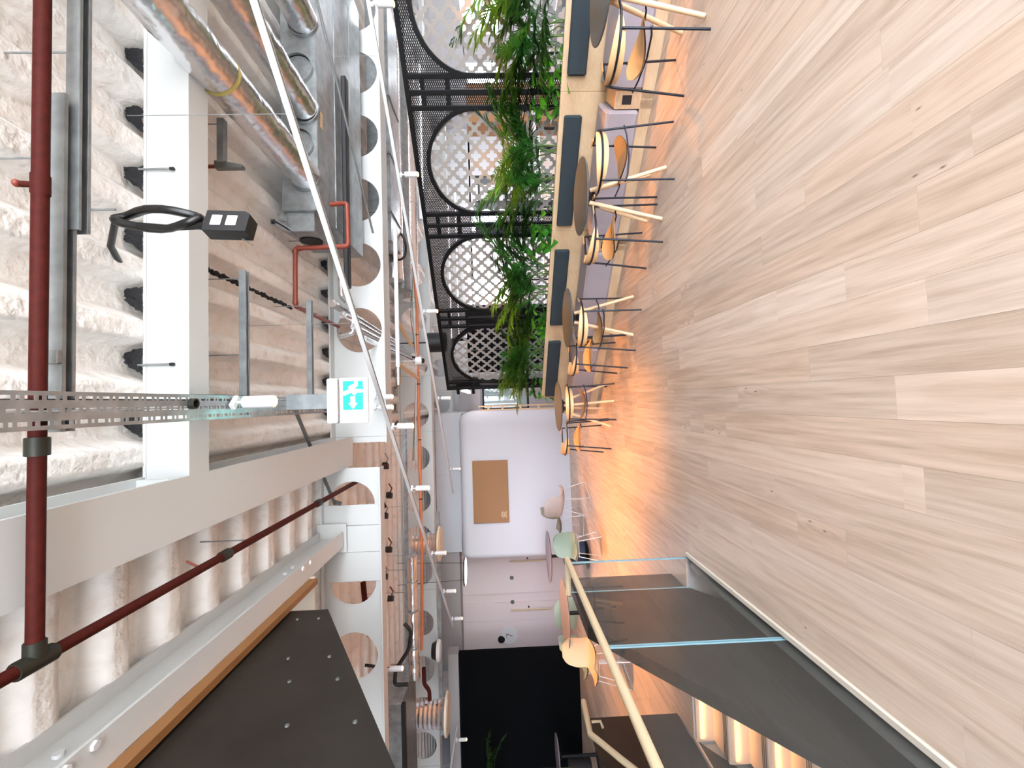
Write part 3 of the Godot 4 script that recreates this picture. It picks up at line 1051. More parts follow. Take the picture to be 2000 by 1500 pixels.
func build_plants() -> void:
	var fr := []
	for i in 5:
		fr.append(frond_mesh([0.66, 0.76, 0.84, 0.70, 0.92][i], [0.12, 0.25, 0.30, 0.42, 0.22][i], 17, [0.22, 0.24, 0.26, 0.22, 0.26][i], 40 + i))
	var hearts := [heart_mesh(0.15, 0.060, 1), heart_mesh(0.18, 0.070, 2), heart_mesh(0.12, 0.050, 3)]
	# feather palms: s, height scale, count, where
	var palms := [[-0.72, 1.0, 26, "outermost feather palm, past the frame edge in front of the rightmost screen"], [-0.08, 1.1, 28, "tall feather palm in front of the nearest arched screen"], [0.34, 0.95, 24, "feather palm at the left side of the nearest arched screen"], [1.42, 1.0, 26, "feather palm in front of the right half of the second arched screen"], [1.80, 1.0, 26, "feather palm in front of the left half of the second arched screen"], [2.90, 1.0, 26, "feather palm in front of the right half of the third arched screen"], [3.26, 0.98, 26, "feather palm in front of the left half of the third arched screen"], [4.36, 0.98, 26, "feather palm in front of the right half of the farthest screen"], [4.72, 0.95, 26, "feather palm in front of the left half of the farthest screen"]]
	for i in palms.size():
		var p: Array = palms[i]
		var r := RandomNumberGenerator.new()
		r.seed = 500 + i
		var t := thing("feather_palm", p[3], "plant", rowxf(p[0], 0.74, 5.49), "palms in the planter")
		for k in 5:
			var b := MB.new()
			var o := Vector3(r.randf_range(-0.10, 0.10), 0, r.randf_range(-0.04, 0.04))
			b.tube([o, o + Vector3(r.randf_range(-0.03, 0.03), 0.14, 0), o + Vector3(r.randf_range(-0.05, 0.05), 0.30 * p[1], r.randf_range(-0.03, 0.02))], [0.009, 0.008, 0.006], 6)
			part("stem", b, M.stem, t)
		for k in p[2]:
			# most fronds fan out along the planter; a few lean towards the room
			var yaw := (1.0 if k % 2 else -1.0) * deg_to_rad(r.randf_range(58.0, 128.0))
			var bend := r.randf_range(-0.42, 0.34)
			var sc: float = p[1] * r.randf_range(0.70, 1.05)
			if k % 5 == 0:
				yaw = PI + r.randf_range(-0.7, 0.7)
				bend = r.randf_range(-0.45, -0.1)
				sc *= 0.8
			var bs := Basis(Vector3.UP, yaw) * Basis(Vector3.RIGHT, bend)
			part("frond", fr[r.randi() % fr.size()], M.leaf_palm if r.randf() < 0.5 else M.leaf_palm2, t, Transform3D(bs.scaled(Vector3.ONE * sc), Vector3(r.randf_range(-0.14, 0.14), r.randf_range(0.10, 0.36), r.randf_range(-0.05, 0.02))))
	var broad := [[-0.42, "broad-leaved plant, past the frame edge, between the two rightmost palms"], [0.62, "bright broad-leaved plant trailing over the planter at the first mesh strip"], [0.92, "broad-leaved plant with glossy leaves between the first and second arched screens"], [2.26, "broad-leaved plant between the second and third arched screens"], [2.52, "small broad-leaved plant at the right foot of the third arched screen"], [3.72, "broad-leaved plant between the third and farthest arched screens"], [4.0, "glossy broad-leaved plant at the right foot of the farthest screen"], [5.12, "trailing plant spilling over the far end of the planter"]]
	for i in broad.size():
		var r := RandomNumberGenerator.new()
		r.seed = 700 + i
		var t := thing("broadleaf_plant", broad[i][1], "plant", rowxf(broad[i][0], 0.74, 5.47), "broad-leaved plants in the planter")
		for k in 34:
			var o := Vector3(r.randf_range(-0.16, 0.16), r.randf_range(0.03, 0.40 if i != 7 else 0.28), r.randf_range(-0.05, 0.06))
			if i == 7:
				o.x = r.randf_range(-0.18, 0.20)
				o.y = r.randf_range(-0.12, 0.26)
				if o.y < 0.02: o.x = r.randf_range(0.16, 0.24)
			var bs := Basis(Vector3.UP, PI + r.randf_range(-1.7, 1.7)) * Basis(Vector3.RIGHT, r.randf_range(-0.9, 0.5))
			var lf := part("leaf", hearts[r.randi() % 3], M.leaf_broad if r.randf() < (0.75 if i == 1 else 0.4) else M.leaf_broad2, t, Transform3D(bs.scaled(Vector3.ONE * r.randf_range(0.7, 1.15)), o))
			if k % 3 == 0:
				var b := MB.new()
				b.tube([Vector3(o.x * 0.3, 0.0, 0.0), Vector3(o.x * 0.7, o.y * 0.6, o.z * 0.5), o], 0.0028, 5)
				part("stalk", b, M.stem, t)

# ---------------------------------------------------------------- tables and chairs
func make_table(label: String, xf: Transform3D, turn: float) -> void:
	var t := thing("round_table", label, "table", xf, "round tables along the bench")
	var b := MB.new()
	b.lathe([Vector2(0, 0.722), Vector2(0.335, 0.722), Vector2(0.35, 0.730), Vector2(0.352, 0.738), Vector2(0.349, 0.742), Vector2(0, 0.742)], 48)
	part("tabletop", b, M.lino, t)
	b = MB.new()
	b.lathe([Vector2(0, 0.60), Vector2(0.045, 0.60), Vector2(0.06, 0.64), Vector2(0.16, 0.716), Vector2(0.16, 0.721), Vector2(0, 0.721)], 20)
	part("hub", b, M.chair_steel, t)
	for k in 4:
		var an := turn + PI * 0.5 * k
		var o := Vector3(cos(an), 0, sin(an))
		b = MB.new()
		b.tube([o * 0.06 + Vector3(0, 0.70, 0), o * 0.31 + Vector3(0, 0.004, 0)], [0.021, 0.017], 10)
		part("leg", b, M.ash, t)
func make_chair(label: String, s: float, n: float, face: float) -> void:
	# face: direction in the (x, d) plane, degrees from ahead towards the right. Local -z is forward.
	var p := RW(s, 0, n)
	var t := thing("armchair", label, "chair", Transform3D(Basis(Vector3.UP, -deg_to_rad(face)), p), "bentwood armchairs along the bench")
	var hoop := []
	var hy := 0.618
	hoop.append(Vector3(-0.25, hy, -0.19))
	for k in 25:
		var an := PI - PI * k / 24.0
		hoop.append(Vector3(0.263 * cos(an), hy + 0.012 * sin(an), -0.02 + 0.263 * sin(an)))
	hoop.append(Vector3(0.25, hy, -0.19))
	var b := MB.new()
	b.tube(hoop, 0.0095, 8)
	part("hoop", b, M.chair_steel, t)
	for q in [[-0.25, -0.19, -0.235, -0.215], [0.25, -0.19, 0.235, -0.215], [-0.215, 0.13, -0.245, 0.20], [0.215, 0.13, 0.245, 0.20]]:
		b = MB.new()
		b.tube([Vector3(q[0], hy, q[1]), Vector3(q[2], 0.0, q[3])], 0.0095, 8)
		part("leg", b, M.chair_steel, t)
	# bent plywood back inside the hoop, deepest in the middle; small plywood pads on the arm ends
	b = MB.new()
	for th in [0.0, 0.011]:
		b.grid(24, 6, func(i: int, j: int):
			var u: float = i / 24.0
			var an := PI * (0.93 - 0.86 * u)
			var hh := 0.008 + 0.046 * pow(sin(PI * clampf(u, 0.01, 0.99)), 0.7)
			var rr: float = 0.241 + th
			return Vector3(rr * cos(an), hy + 0.012 * sin(an) + hh * (j / 3.0 - 1.0), -0.02 + rr * sin(an)))
	part("backrest", b, M.ply, t)
	for sg in [-1.0, 1.0]:
		b = MB.new()
		b.box(Vector3(sg * 0.252, hy + 0.012, -0.15), Vector3(0.03, 0.012, 0.10), Basis(Vector3.UP, sg * 0.1), 0.004)
		part("arm_pad", b, M.ply, t)
	# dished plywood seat
	b = MB.new()
	for th in [0.0, -0.012]:
		b.grid(14, 14, func(i: int, j: int):
			var u: float = i / 7.0 - 1.0
			var w: float = j / 7.0 - 1.0
			var x := u * sqrt(1.0 - 0.5 * w * w)
			var z := w * sqrt(1.0 - 0.5 * u * u)
			return Vector3(0.215 * x, 0.392 + 0.060 * x * x + (0.025 * z if z > 0 else -0.02 * z * z) + th, 0.215 * z - 0.01))
	part("seat", b, M.ply, t)
	for z in [-0.14, 0.13]:
		b = MB.new()
		b.tube([Vector3(-0.243, 0.42, z * 1.25), Vector3(-0.17, 0.388, z), Vector3(0.0, 0.372, z), Vector3(0.17, 0.388, z), Vector3(0.243, 0.42, z * 1.25)], 0.007, 8)
		part("crossbar", b, M.chair_steel, t)
func build_row_furniture() -> void:
	make_table("round grey-topped table at the right edge of the picture with one chair drawn up", rowxf(0.03, 0, 4.33), 0.5)
	make_table("second round grey-topped table from the right edge, between two chairs", rowxf(1.52, 0, 4.27), 0.35)
	make_table("third round grey-topped table from the right edge", rowxf(2.95, 0, 4.33), 0.15)
	make_table("farthest round grey-topped table along the bench", rowxf(4.47, 0, 4.34), 0.6)
	make_chair("nearest bentwood armchair, at the table on the picture's right edge", 0.37, 4.20, 72.0)
	make_chair("bentwood armchair with its back to the viewer at the second table from the right", 1.20, 4.23, 4.0)
	make_chair("bentwood armchair turned sideways at the second table, left of its partner", 1.884, 4.138, 78.0)
	make_chair("bentwood armchair facing the bench in front of the third table", 2.90, 4.106, 32.0)
	make_chair("bentwood armchair turned sideways left of the third table", 3.508, 4.283, 86.0)
	make_chair("bentwood armchair with its back to the viewer at the farthest bench table", 4.333, 4.26, -2.0)
	make_chair("farthest bentwood armchair, sideways left of the last bench table", 4.984, 4.173, 78.0)

func make_shell_chair(label: String, p: Vector3, turn: float, m: Material, size := 1.0, category_group := "shell chairs by the glass balustrade") -> void:
	var t := thing("shell_chair", label, "chair", Transform3D(Basis(Vector3.UP, turn).scaled(Vector3.ONE * size), p), category_group)
	var b := MB.new()
	for th in [0.0, 0.012]:
		b.grid(14, 20, func(i: int, j: int):
			var u: float = i / 7.0 - 1.0
			var q: float = j / 20.0
			# side profile from the front lip over the seat and up the back
			var z: float
			var y: float
			if q < 0.45:
				z = lerpf(-0.23, 0.12, q / 0.45)
				y = 0.46 - 0.035 * sin(PI * q / 0.45)
			elif q < 0.62:
				var an := (q - 0.45) / 0.17 * 1.35
				z = 0.12 + 0.10 * sin(an)
				y = 0.46 + 0.10 * (1.0 - cos(an))
			else:
				var e := (q - 0.62) / 0.38
				z = 0.2176 + 0.07 * e
				y = 0.538 + 0.29 * e
			var w := 0.235 * (1.0 - 0.30 * pow(absf(q - 0.5) * 2.0, 4.0))
			if q > 0.9: w *= 1.0 - 0.9 * pow((q - 0.9) / 0.1, 2.0) * 0.35
			if q < 0.08: w *= 0.85 + 0.15 * q / 0.08
			var cup := u * u
			return Vector3(w * u, y + 0.045 * cup * (1.0 - q) - th * (1.0 if q < 0.5 else 0.0), z - 0.06 * cup * smoothstep(0.45, 0.75, q) + th * (1.0 if q >= 0.5 else 0.0)))
	part("shell", b, m, t)
	for sg in [-1.0, 1.0]:
		b = MB.new()
		b.tube([Vector3(sg * 0.13, 0.425, -0.14), Vector3(sg * 0.21, 0.02, -0.22), Vector3(sg * 0.21, 0.008, -0.20), Vector3(sg * 0.21, 0.008, 0.20), Vector3(sg * 0.21, 0.02, 0.22), Vector3(sg * 0.13, 0.425, 0.14)], 0.006, 8)
		part("sled_leg", b, M.wire_white, t)
	for z in [-0.13, 0.13]:
		b = MB.new()
		b.tube([Vector3(-0.135, 0.415, z), Vector3(0.135, 0.415, z)], 0.006, 8)
		part("crossbar", b, M.wire_white, t)
func pedestal_table(label: String, x: float, d: float, r := 0.45) -> void:
	var t := thing("cafe_table", label, "table", at(V(x, 0, d)), "grey cafe tables by the pod")
	var b := MB.new()
	b.lathe([Vector2(0, 0.716), Vector2(r - 0.03, 0.716), Vector2(r, 0.73), Vector2(r, 0.736), Vector2(r - 0.004, 0.74), Vector2(0, 0.74)], 40)
	part("tabletop", b, M.grey_top, t)
	b = MB.new()
	b.lathe([Vector2(0, 0.03), Vector2(0.028, 0.03), Vector2(0.026, 0.66), Vector2(0.10, 0.715), Vector2(0, 0.715)], 16)
	part("column", b, M.black_steel, t)
	b = MB.new()
	b.lathe([Vector2(0, 0.0), Vector2(0.25, 0.0), Vector2(0.25, 0.010), Vector2(0.04, 0.03), Vector2(0, 0.03)], 32)
	part("base", b, M.black_steel, t)
func build_left_group() -> void:
	pedestal_table("grey round cafe table nearer the pod wall", -2.95, 8.35, 0.46)
	pedestal_table("grey round cafe table nearer the stair, behind the handrail", -3.06, 6.35, 0.46)
	make_shell_chair("pale stone shell chair farthest from the stair by the pod wall", V(-1.85, 0, 8.15), -0.5, M.stone)
	make_shell_chair("olive shell chair behind the sage chair at the pod-side table", V(-2.42, 0, 8.75), 1.35, M.olive)
	make_shell_chair("sage green shell chair with its back to the viewer at the pod-side table", V(-2.40, 0, 7.15), PI * 1.03, M.sage, 0.9)
	make_shell_chair("sage green shell chair beyond the stair-side table", V(-3.35, 0, 7.1), 0.1, M.sage)
	make_shell_chair("sage green shell chair at the left of the stair-side table", V(-3.75, 0, 6.45), 1.45, M.sage)
	make_shell_chair("cream shell chair nearest the stair", V(-3.42, 0, 5.75), PI * 0.92, M.cream)
	var t := thing("pouf", "navy blue block stool on the floor behind the sage chair", "stool", at(V(-2.98, 0, 8.55)))
	var b := MB.new()
	b.lathe([Vector2(0, 0), Vector2(0.20, 0), Vector2(0.215, 0.015), Vector2(0.23, 0.38), Vector2(0.215, 0.41), Vector2(0, 0.42)], 28)
	part("body", b, M.navy, t)
	b = MB.new()
	b.lathe([Vector2(0.2125, 0.03), Vector2(0.2175, 0.03), Vector2(0.2175, 0.04), Vector2(0.2125, 0.04)], 28)
	part("base_band", b, M.black, t)
	# by the black wall
	pedestal_table("small grey cafe table in front of the black wall", -6.35, 8.0, 0.34)
	make_shell_chair("dark navy shell chair in the shadow by the black wall", V(-6.55, 0, 7.4), 2.8, M.navy, 1.0, "")
	t = thing("potted_palm", "dim leafy palm standing against the black wall", "plant", at(V(-7.2, 0, 8.75)))
	b = MB.new()
	b.lathe([Vector2(0, 0), Vector2(0.17, 0), Vector2(0.22, 0.42), Vector2(0.2, 0.42), Vector2(0.19, 0.36), Vector2(0, 0.36)], 24)
	part("pot", b, M.black, t)
	b = MB.new()
	b.tube([Vector3(0, 0.3, 0), Vector3(0.03, 1.1, 0.0), Vector3(0, 1.95, 0.02)], [0.03, 0.025, 0.018], 8)
	part("stem", b, M.stem, t)
	var fm := frond_mesh(0.85, 0.35, 16, 0.30, 90)
	var r := RandomNumberGenerator.new()
	r.seed = 900
	for k in 18:
		part("frond", fm, M.leaf_palm2, t, Transform3D((Basis(Vector3.UP, TAU * k / 18.0 + r.randf()) * Basis(Vector3.RIGHT, r.randf_range(0.0, 0.8))).scaled(Vector3.ONE * r.randf_range(0.6, 0.8)), Vector3(0, 1.8 + r.randf() * 0.15, 0)))

# ---------------------------------------------------------------- services under the ceiling
func pipe(parent: Node3D, called: String, pts: Array, r: float, m: Material, sides := 14) -> MeshInstance3D:
	var b := MB.new()
	b.tube(pts, r, sides)
	return wpart(called, b, m, parent)
func collar(parent: Node3D, called: String, p: Vector3, dir: Vector3, r: float, l: float, m: Material) -> MeshInstance3D:
	var b := MB.new()
	var h := dir.normalized() * l * 0.5
	b.tube([p - h, p - h * 0.92, p + h * 0.92, p + h], [r * 0.9, r, r, r * 0.9], 16)
	return wpart(called, b, m, parent)
func rounded(pts: Array, r: float) -> Array:
	# round the corners of a polyline
	var o := [pts[0]]
	for i in range(1, pts.size() - 1):
		var a: Vector3 = pts[i] + (pts[i - 1] - pts[i]).normalized() * r
		var c: Vector3 = pts[i] + (pts[i + 1] - pts[i]).normalized() * r
		for k in 7:
			var t := k / 6.0
			o.append(a.lerp(pts[i], t).lerp(pts[i].lerp(c, t), t))
	o.append(pts[-1])
	return o
func channel(label: String, a: Vector3, b_: Vector3, group: String, w := 0.041) -> Node3D:
	# slotted galvanised strut channel, open side down, with slots along the back
	var t := thing("strut_channel", label, "strut", at((a + b_) * 0.5), group)
	var z := (b_ - a).normalized()
	var x := Vector3.UP.cross(z).normalized()
	var b := MB.new()
	for sg in [-1.0, 1.0]:
		b.beam(a + x * sg * (w * 0.5), b_ + x * sg * (w * 0.5), 0.003, w)
		b.beam(a + x * sg * (w * 0.5 - 0.006) - Vector3(0, w * 0.5, 0), b_ + x * sg * (w * 0.5 - 0.006) - Vector3(0, w * 0.5, 0), 0.012, 0.003)
	b.beam(a + Vector3(0, w * 0.5, 0), b_ + Vector3(0, w * 0.5, 0), w, 0.003)
	wpart("channel", b, M.galv, t)
	var s := MB.new()
	var n := int(a.distance_to(b_) / 0.05)
	for k in n:
		var c := a.lerp(b_, (k + 0.5) / n) + Vector3(0, w * 0.5 - 0.0025, 0)
		s.beam(c - z * 0.014, c + z * 0.014, 0.013, 0.002)
	wpart("slots", s, M.black, t)
	return t
func rod(parent: Node3D, p: Vector3, top := DECK + 0.03) -> void:
	var b := MB.new()
	b.tube([p, Vector3(p.x, top, p.z)], 0.004, 6)
	wpart("hanger_rod", b, M.galv, parent)
	b = MB.new()
	b.tube([p + Vector3(0, -0.012, 0), p + Vector3(0, 0.012, 0)], 0.009, 6)
	wpart("nut", b, M.galv, parent)

func build_services() -> void:
	var t := thing("sprinkler_pipe", "dark red sprinkler pipe crossing the near ceiling and branching ahead along the left", "pipe", at(V(0.3, 3.2, 1.58)))
	pipe(t, "cross_main", [V(4.2, 3.2, 1.58), V(-0.84, 3.2, 1.58)], 0.0245, M.red_pipe, 18)
	pipe(t, "branch", [V(-0.84, 3.2, -1.0), V(-0.84, 3.2, 6.2)], 0.0225, M.red_pipe, 18)
	collar(t, "tee", V(-0.84, 3.2, 1.58), Vector3(0, 0, 1), 0.032, 0.13, M.coupling)
	collar(t, "coupling", V(-0.80, 3.2, 1.58), Vector3(1, 0, 0), 0.031, 0.06, M.coupling)
	collar(t, "coupling", V(-0.105, 3.2, 1.58), Vector3(1, 0, 0), 0.034, 0.065, M.coupling)
	for d in [2.62, 3.93]:
		collar(t, "coupling", V(-0.84, 3.2, d), Vector3(0, 0, 1), 0.031, 0.075, M.coupling)
	collar(t, "clip", V(0.83, 3.2, 1.58), Vector3(1, 0, 0), 0.0275, 0.075, M.red_pipe)
	pipe(t, "clip_stub", [V(0.83, 3.2, 1.58), V(0.83, 3.26, 1.57)], 0.011, M.red_pipe)
	var kb := MB.new()
	kb.ball(V(0.83, 3.268, 1.565), Vector3(0.014, 0.012, 0.014))
	wpart("sprinkler_head", kb, M.orange_pipe, t)
	rod(t, V(-0.84, 3.225, 2.9))
	pipe(t, "drop", [V(-0.80, 3.28, 2.42), V(-0.84, 3.2, 2.42)], 0.006, M.orange_pipe)
	# struts
	t = channel("long slotted galvanised channel beside the dark red cross pipe", V(1.24, 3.235, 1.70), V(-0.06, 3.235, 1.70), "slotted channels under the deck", 0.05)
	var b := MB.new()
	b.box(V(-0.0 + 0.22, 3.235, 1.665), Vector3(0.05, 0.05, 0.02), Basis(), 0.002)
	wpart("clamp", b, M.galv, t)
	rod(t, V(1.0, 3.24, 1.70))
	t = channel("galvanised channel overlapping the long one towards the right edge", V(4.0, 3.215, 1.735), V(0.72, 3.215, 1.735), "slotted channels under the deck", 0.05)
	rod(t, V(1.45, 3.24, 1.735))
	rod(t, V(2.9, 3.24, 1.735))
	t = channel("galvanised channel carrying the tray just past the white beam", V(0.91, 3.225, 2.87), V(-0.03, 3.225, 2.87), "slotted channels under the deck")
	for x in [0.86, 0.36, 0.0]:
		rod(t, V(x, 3.24, 2.87))
	t = channel("galvanised channel carrying the tray near the exit sign", V(0.95, 3.225, 3.86), V(-0.03, 3.225, 3.86), "slotted channels under the deck")
	for x in [0.90, 0.0]:
		rod(t, V(x, 3.24, 3.86))
	t = thing("brace_rod", "thin dark steel brace slanting over the broad middle beam", "brace", at(V(-0.5, 3.4, 4.4)))
	pipe(t, "bar", [V(0.0, 3.33, 3.78), V(-1.03, 3.36, 4.74)], 0.017, M.steel_grey, 8)
	pipe(t, "end_lug", [V(-1.0, 3.35, 4.70), V(-1.03, 3.30, 4.74)], 0.022, M.steel_grey, 8)
	# perforated tray: sides and a bed built as strips around its slots
	t = thing("cable_tray", "perforated metal cable tray running ahead to the exit sign", "cable tray", at(V(0.045, 3.12, 2.8)))
	b = MB.new()
	var x0 := -0.045
	var x1 := 0.085
	var d0 := 0.6
	var d1 := 4.55
	for sx in [x0, x1]:
		b.box(V(sx, 3.145, (d0 + d1) * 0.5), Vector3(0.002, 0.05, d1 - d0))
	wpart("side_flange", b, M.galv, t)
	b = MB.new()
	var rows := [[0.014, 0.029], [0.057, 0.072], [0.101, 0.116]]
	var xs := [0.0, 0.014, 0.029, 0.057, 0.072, 0.101, 0.116, 0.130]
	for k in [0, 2, 4, 6]:
		b.box(V(x0 + (xs[k] + xs[k + 1]) * 0.5, 3.12, (d0 + d1) * 0.5), Vector3(xs[k + 1] - xs[k], 0.002, d1 - d0))
	for q in 3:
		var d := d0 + 0.01 * q
		var k := q
		while d < d1 - 0.09:
			var gap := 0.030 if k % 2 == 0 else 0.012
			var web := 0.014
			b.box(V(x0 + (rows[q][0] + rows[q][1]) * 0.5, 3.12, d + gap + web * 0.5), Vector3(rows[q][1] - rows[q][0], 0.002, web))
			d += gap + web
			k += 1
	wpart("slotted_bed", b, M.galv, t)
	b = MB.new()
	b.lathe([Vector2(0.020, -0.03), Vector2(0.026, -0.03), Vector2(0.026, 0.0), Vector2(0.020, 0.0)], 20, Transform3D(Basis(), V(0.04, 3.12, 2.22)))
	wpart("cable_grommet", b, M.coupling, t)
	for x in [0.012, 0.05, 0.075]:
		pipe(t, "cable", [V(x, 3.13, 0.6), V(x + 0.01, 3.13, 2.5), V(x, 3.13, 4.5)], 0.005, M.black_cable if x > 0.03 else M.white_plastic, 6)
	# exit sign
	var img := Image.create(200, 120, false, Image.FORMAT_RGB8)
	var green := Color(0.0, 0.86, 0.78)
	var strokes := [[Vector2(0.668, 0.15), Vector2(0.735, 0.42), 0.085], [Vector2(0.735, 0.42), Vector2(0.715, 0.80), 0.075], [Vector2(0.70, 0.54), Vector2(0.80, 0.42), 0.11], [Vector2(0.80, 0.42), Vector2(0.86, 0.60), 0.085], [Vector2(0.86, 0.60), Vector2(0.99, 0.62), 0.075]]
	for j in 120:
		for i in 200:
			var p := Vector2((i + 0.5) / 200.0, (j + 0.5) / 120.0)
			var c := Color(1, 1, 1)
			if p.x > 0.28 and p.x < 0.955 and p.y > 0.09 and p.y < 0.88:
				c = green
				for s in strokes:
					var q := Vector2(p.x * 1.75, p.y)
					var a := Vector2(s[0].x * 1.75, s[0].y)
					var e := Vector2(s[1].x * 1.75, s[1].y)
					if q.distance_to(Geometry2D.get_closest_point_to_segment(q, a, e)) < s[2]:
						c = Color(1, 1, 1)
				if p.distance_to(Vector2(0.645, 0.53)) < 0.035: c = Color(1, 1, 1)
				if p.x > 0.40 and p.x < 0.60 and absf(p.y - 0.48) < 0.095: c = Color(1, 1, 1)
				if p.x > 0.296 and p.x < 0.44 and absf(p.y - 0.48) < (p.x - 0.296) / 0.144 * 0.19: c = Color(1, 1, 1)
			img.set_pixel(i, j, c)
	var sm := mat(Color(0.35, 0.35, 0.35), 0.4)
	sm.albedo_texture = ImageTexture.create_from_image(img)
	sm.emission_enabled = true
	sm.emission_texture = sm.albedo_texture
	sm.emission_energy_multiplier = 1.35
	t = thing("exit_sign", "lit green and white running man exit sign with an arrow", "sign", at(V(0.045, 2.53, 3.2)))
	b = MB.new()
	var hw := 0.155
	b.fan([V(0.045 - hw, 2.724, 3.185), V(0.045 + hw, 2.724, 3.185), V(0.045 + hw, 2.542, 3.185), V(0.045 - hw, 2.542, 3.185)], Vector3(0, 0, 1), [Vector2(0, 0), Vector2(1, 0), Vector2(1, 1), Vector2(0, 1)])
	wpart("lit_face", b, sm, t)
	b = MB.new()
	b.box(V(0.045, 2.632, 3.20), Vector3(0.33, 0.205, 0.028), Basis(), 0.006)
	wpart("panel", b, M.white_plastic, t)
	b = MB.new()
	b.box(V(0.045, 2.785, 3.205), Vector3(0.325, 0.075, 0.06), Basis(), 0.008)
	wpart("housing", b, M.white_plastic, t)
	for x in [-0.09, 0.18]:
		pipe(t, "hanger", [V(x, 2.74, 3.205), V(x, 2.73, 3.205)], 0.012, M.galv, 8)
	b = MB.new()
	b.box(V(0.045, 2.965, 3.205), Vector3(0.11, 0.31, 0.012), Basis(), 0.002)
	wpart("bracket", b, M.galv, t)
	var sl := AreaLight3D.new()
	sl.name = "exit_sign_light"
	sl.area_size = Vector2(0.29, 0.16)
	sl.light_color = Color(0.55, 1.0, 0.95)
	sl.light_energy = 0.10
	sl.shadow_enabled = true
	sl.position = V(0.045, 2.632, 3.17)
	sl.rotation.y = PI
	add_child(sl)
	# power box on a coiled black cable
	t = thing("power_box", "black box with two white sockets hanging on a looped black cable from the deck", "socket box", at(V(0.86, 2.72, 2.05)))
	b = MB.new()
	b.prism(PackedVector2Array([Vector2(-0.055, -0.10), Vector2(0.04, -0.10), Vector2(0.055, -0.075), Vector2(0.055, 0.10), Vector2(-0.055, 0.10)]), Transform3D(Basis(Vector3.UP, 0.3) * Basis(Vector3.FORWARD, 0.06), V(0.868, 2.815, 2.05)), -0.035, 0.035)
	var bx := wpart("box", b, M.black, t)
	for yy in [-0.035, 0.035]:
		b = MB.new()
		b.box(Vector3(0, yy + 0.01, 0.037), Vector3(0.055, 0.048, 0.004), Basis(), 0.002)
		for q in [[-0.012, 0.0], [0.012, 0.0]]:
			pass
		var so := part("socket", b, M.white_plastic, bx)
		so.transform = bx.transform.affine_inverse() * (t.transform.affine_inverse() * Transform3D(Basis(Vector3.UP, 0.3) * Basis(Vector3.FORWARD, 0.06), V(0.868, 2.815, 2.05)))
	pipe(t, "gland", [V(0.868, 2.91, 2.05), V(0.868, 2.96, 2.05)], 0.017, M.black_cable, 10)
	var loop := []
	for k in 33:
		var an := TAU * 1.5 * k / 32.0 - PI * 0.5
		loop.append(V(0.905 + 0.045 * cos(an) * (0.9 + 0.1 * sin(an * 2.0)), 3.15 + 0.19 * sin(an), 2.05 + 0.02 * sin(k * 0.9)))
	pipe(t, "cable_coil", loop, 0.019, M.black_cable, 10)
	pipe(t, "cable_coil", [V(0.868, 2.95, 2.05), V(0.862, 3.10, 2.05), V(0.88, 3.28, 2.05), V(0.90, 3.35, 2.06), V(0.82, 3.45, 2.15), V(0.78, 3.53, 2.3)], 0.015, M.black_cable, 10)
	pipe(t, "hook", [V(0.955, 3.53, 2.05), V(0.953, 3.34, 2.05)], 0.005, M.galv, 6)
	for k in 3:
		b = MB.new()
		b.beam(V(0.88, 2.86, 2.06), V(0.80 - 0.012 * k, 2.76 - 0.02 * k, 2.06), 0.012, 0.0025)
		wpart("cable_tie", b, M.steel_grey, t)
	# threaded pins under the beam
	for x in [1.34, 0.26]:
		t = thing("hanger_stud", "capped steel stud by the crossing beam, " + ("right of the power box" if x > 1 else "left of the power box"), "stud", at(V(x, 3.33, 2.40)), "hanger studs")
		pipe(t, "shank", [V(x, 3.335, 2.40), V(x, 3.52, 2.40)], 0.006, M.galv, 8)
		collar(t, "cap", V(x, 3.34, 2.40), Vector3.UP, 0.009, 0.022, M.black)
	# foil ducts into the fan coil unit
	var ducts := [[1.99, 0.125, 3.18, "nearest foil-wrapped round duct slanting into the fan coil unit"], [2.58, 0.115, 3.18, "middle foil-wrapped round duct entering the fan coil unit"], [3.36, 0.125, 3.18, "foil-wrapped round duct by the right edge entering the fan coil unit"]]
	for q in ducts:
		t = thing("foil_duct", q[3], "duct", at(V(q[0], q[2], 2.5)), "foil ducts")
		b = MB.new()
		var pts := []
		var rad := []
		for k in 46:
			var d := 0.2 + 3.5 * k / 45.0
			pts.append(V(q[0] + 0.004 * sin(k * 1.7), q[2] + 0.004 * sin(k * 2.3), d))
			rad.append(q[1] * (1.0 + 0.012 * sin(k * 2.9) + (0.03 if k % 15 == 7 else 0.0)))
		b.tube(pts, rad, 28)
		wpart("sleeve", b, M.foil, t)
		for d in [1.45, 2.55]:
			collar(t, "tape_band", V(q[0], q[2], d), Vector3(0, 0, 1), q[1] * 1.03, 0.04 if d < 2 else 0.018, M.steel_grey if d < 2 else M.tape)
		rod(t, V(q[0], q[2] + q[1], 1.9))
	# fan coil unit
	t = thing("fan_coil_unit", "large galvanised fan coil box under the deck with round spigots", "fan coil unit", at(V(3.0, 3.08, 4.3)))
	b = MB.new()
	b.box(V(3.15, 3.24, 4.35), Vector3(2.9, 0.31, 1.24), Basis(), 0.006)
	wpart("casing", b, M.galv, t)
	b = MB.new()
	b.box(V(1.62, 3.26, 4.05), Vector3(0.17, 0.24, 0.55), Basis(), 0.006)
	wpart("fan_housing", b, M.galv, t)
	b = MB.new()
	b.lathe([Vector2(0, 0), Vector2(0.10, 0), Vector2(0.10, 0.02), Vector2(0, 0.02)], 24, Transform3D(Basis(Vector3.FORWARD, -PI / 2), V(1.545, 3.26, 4.0)))
	wpart("fan_cover", b, M.black_steel, t)
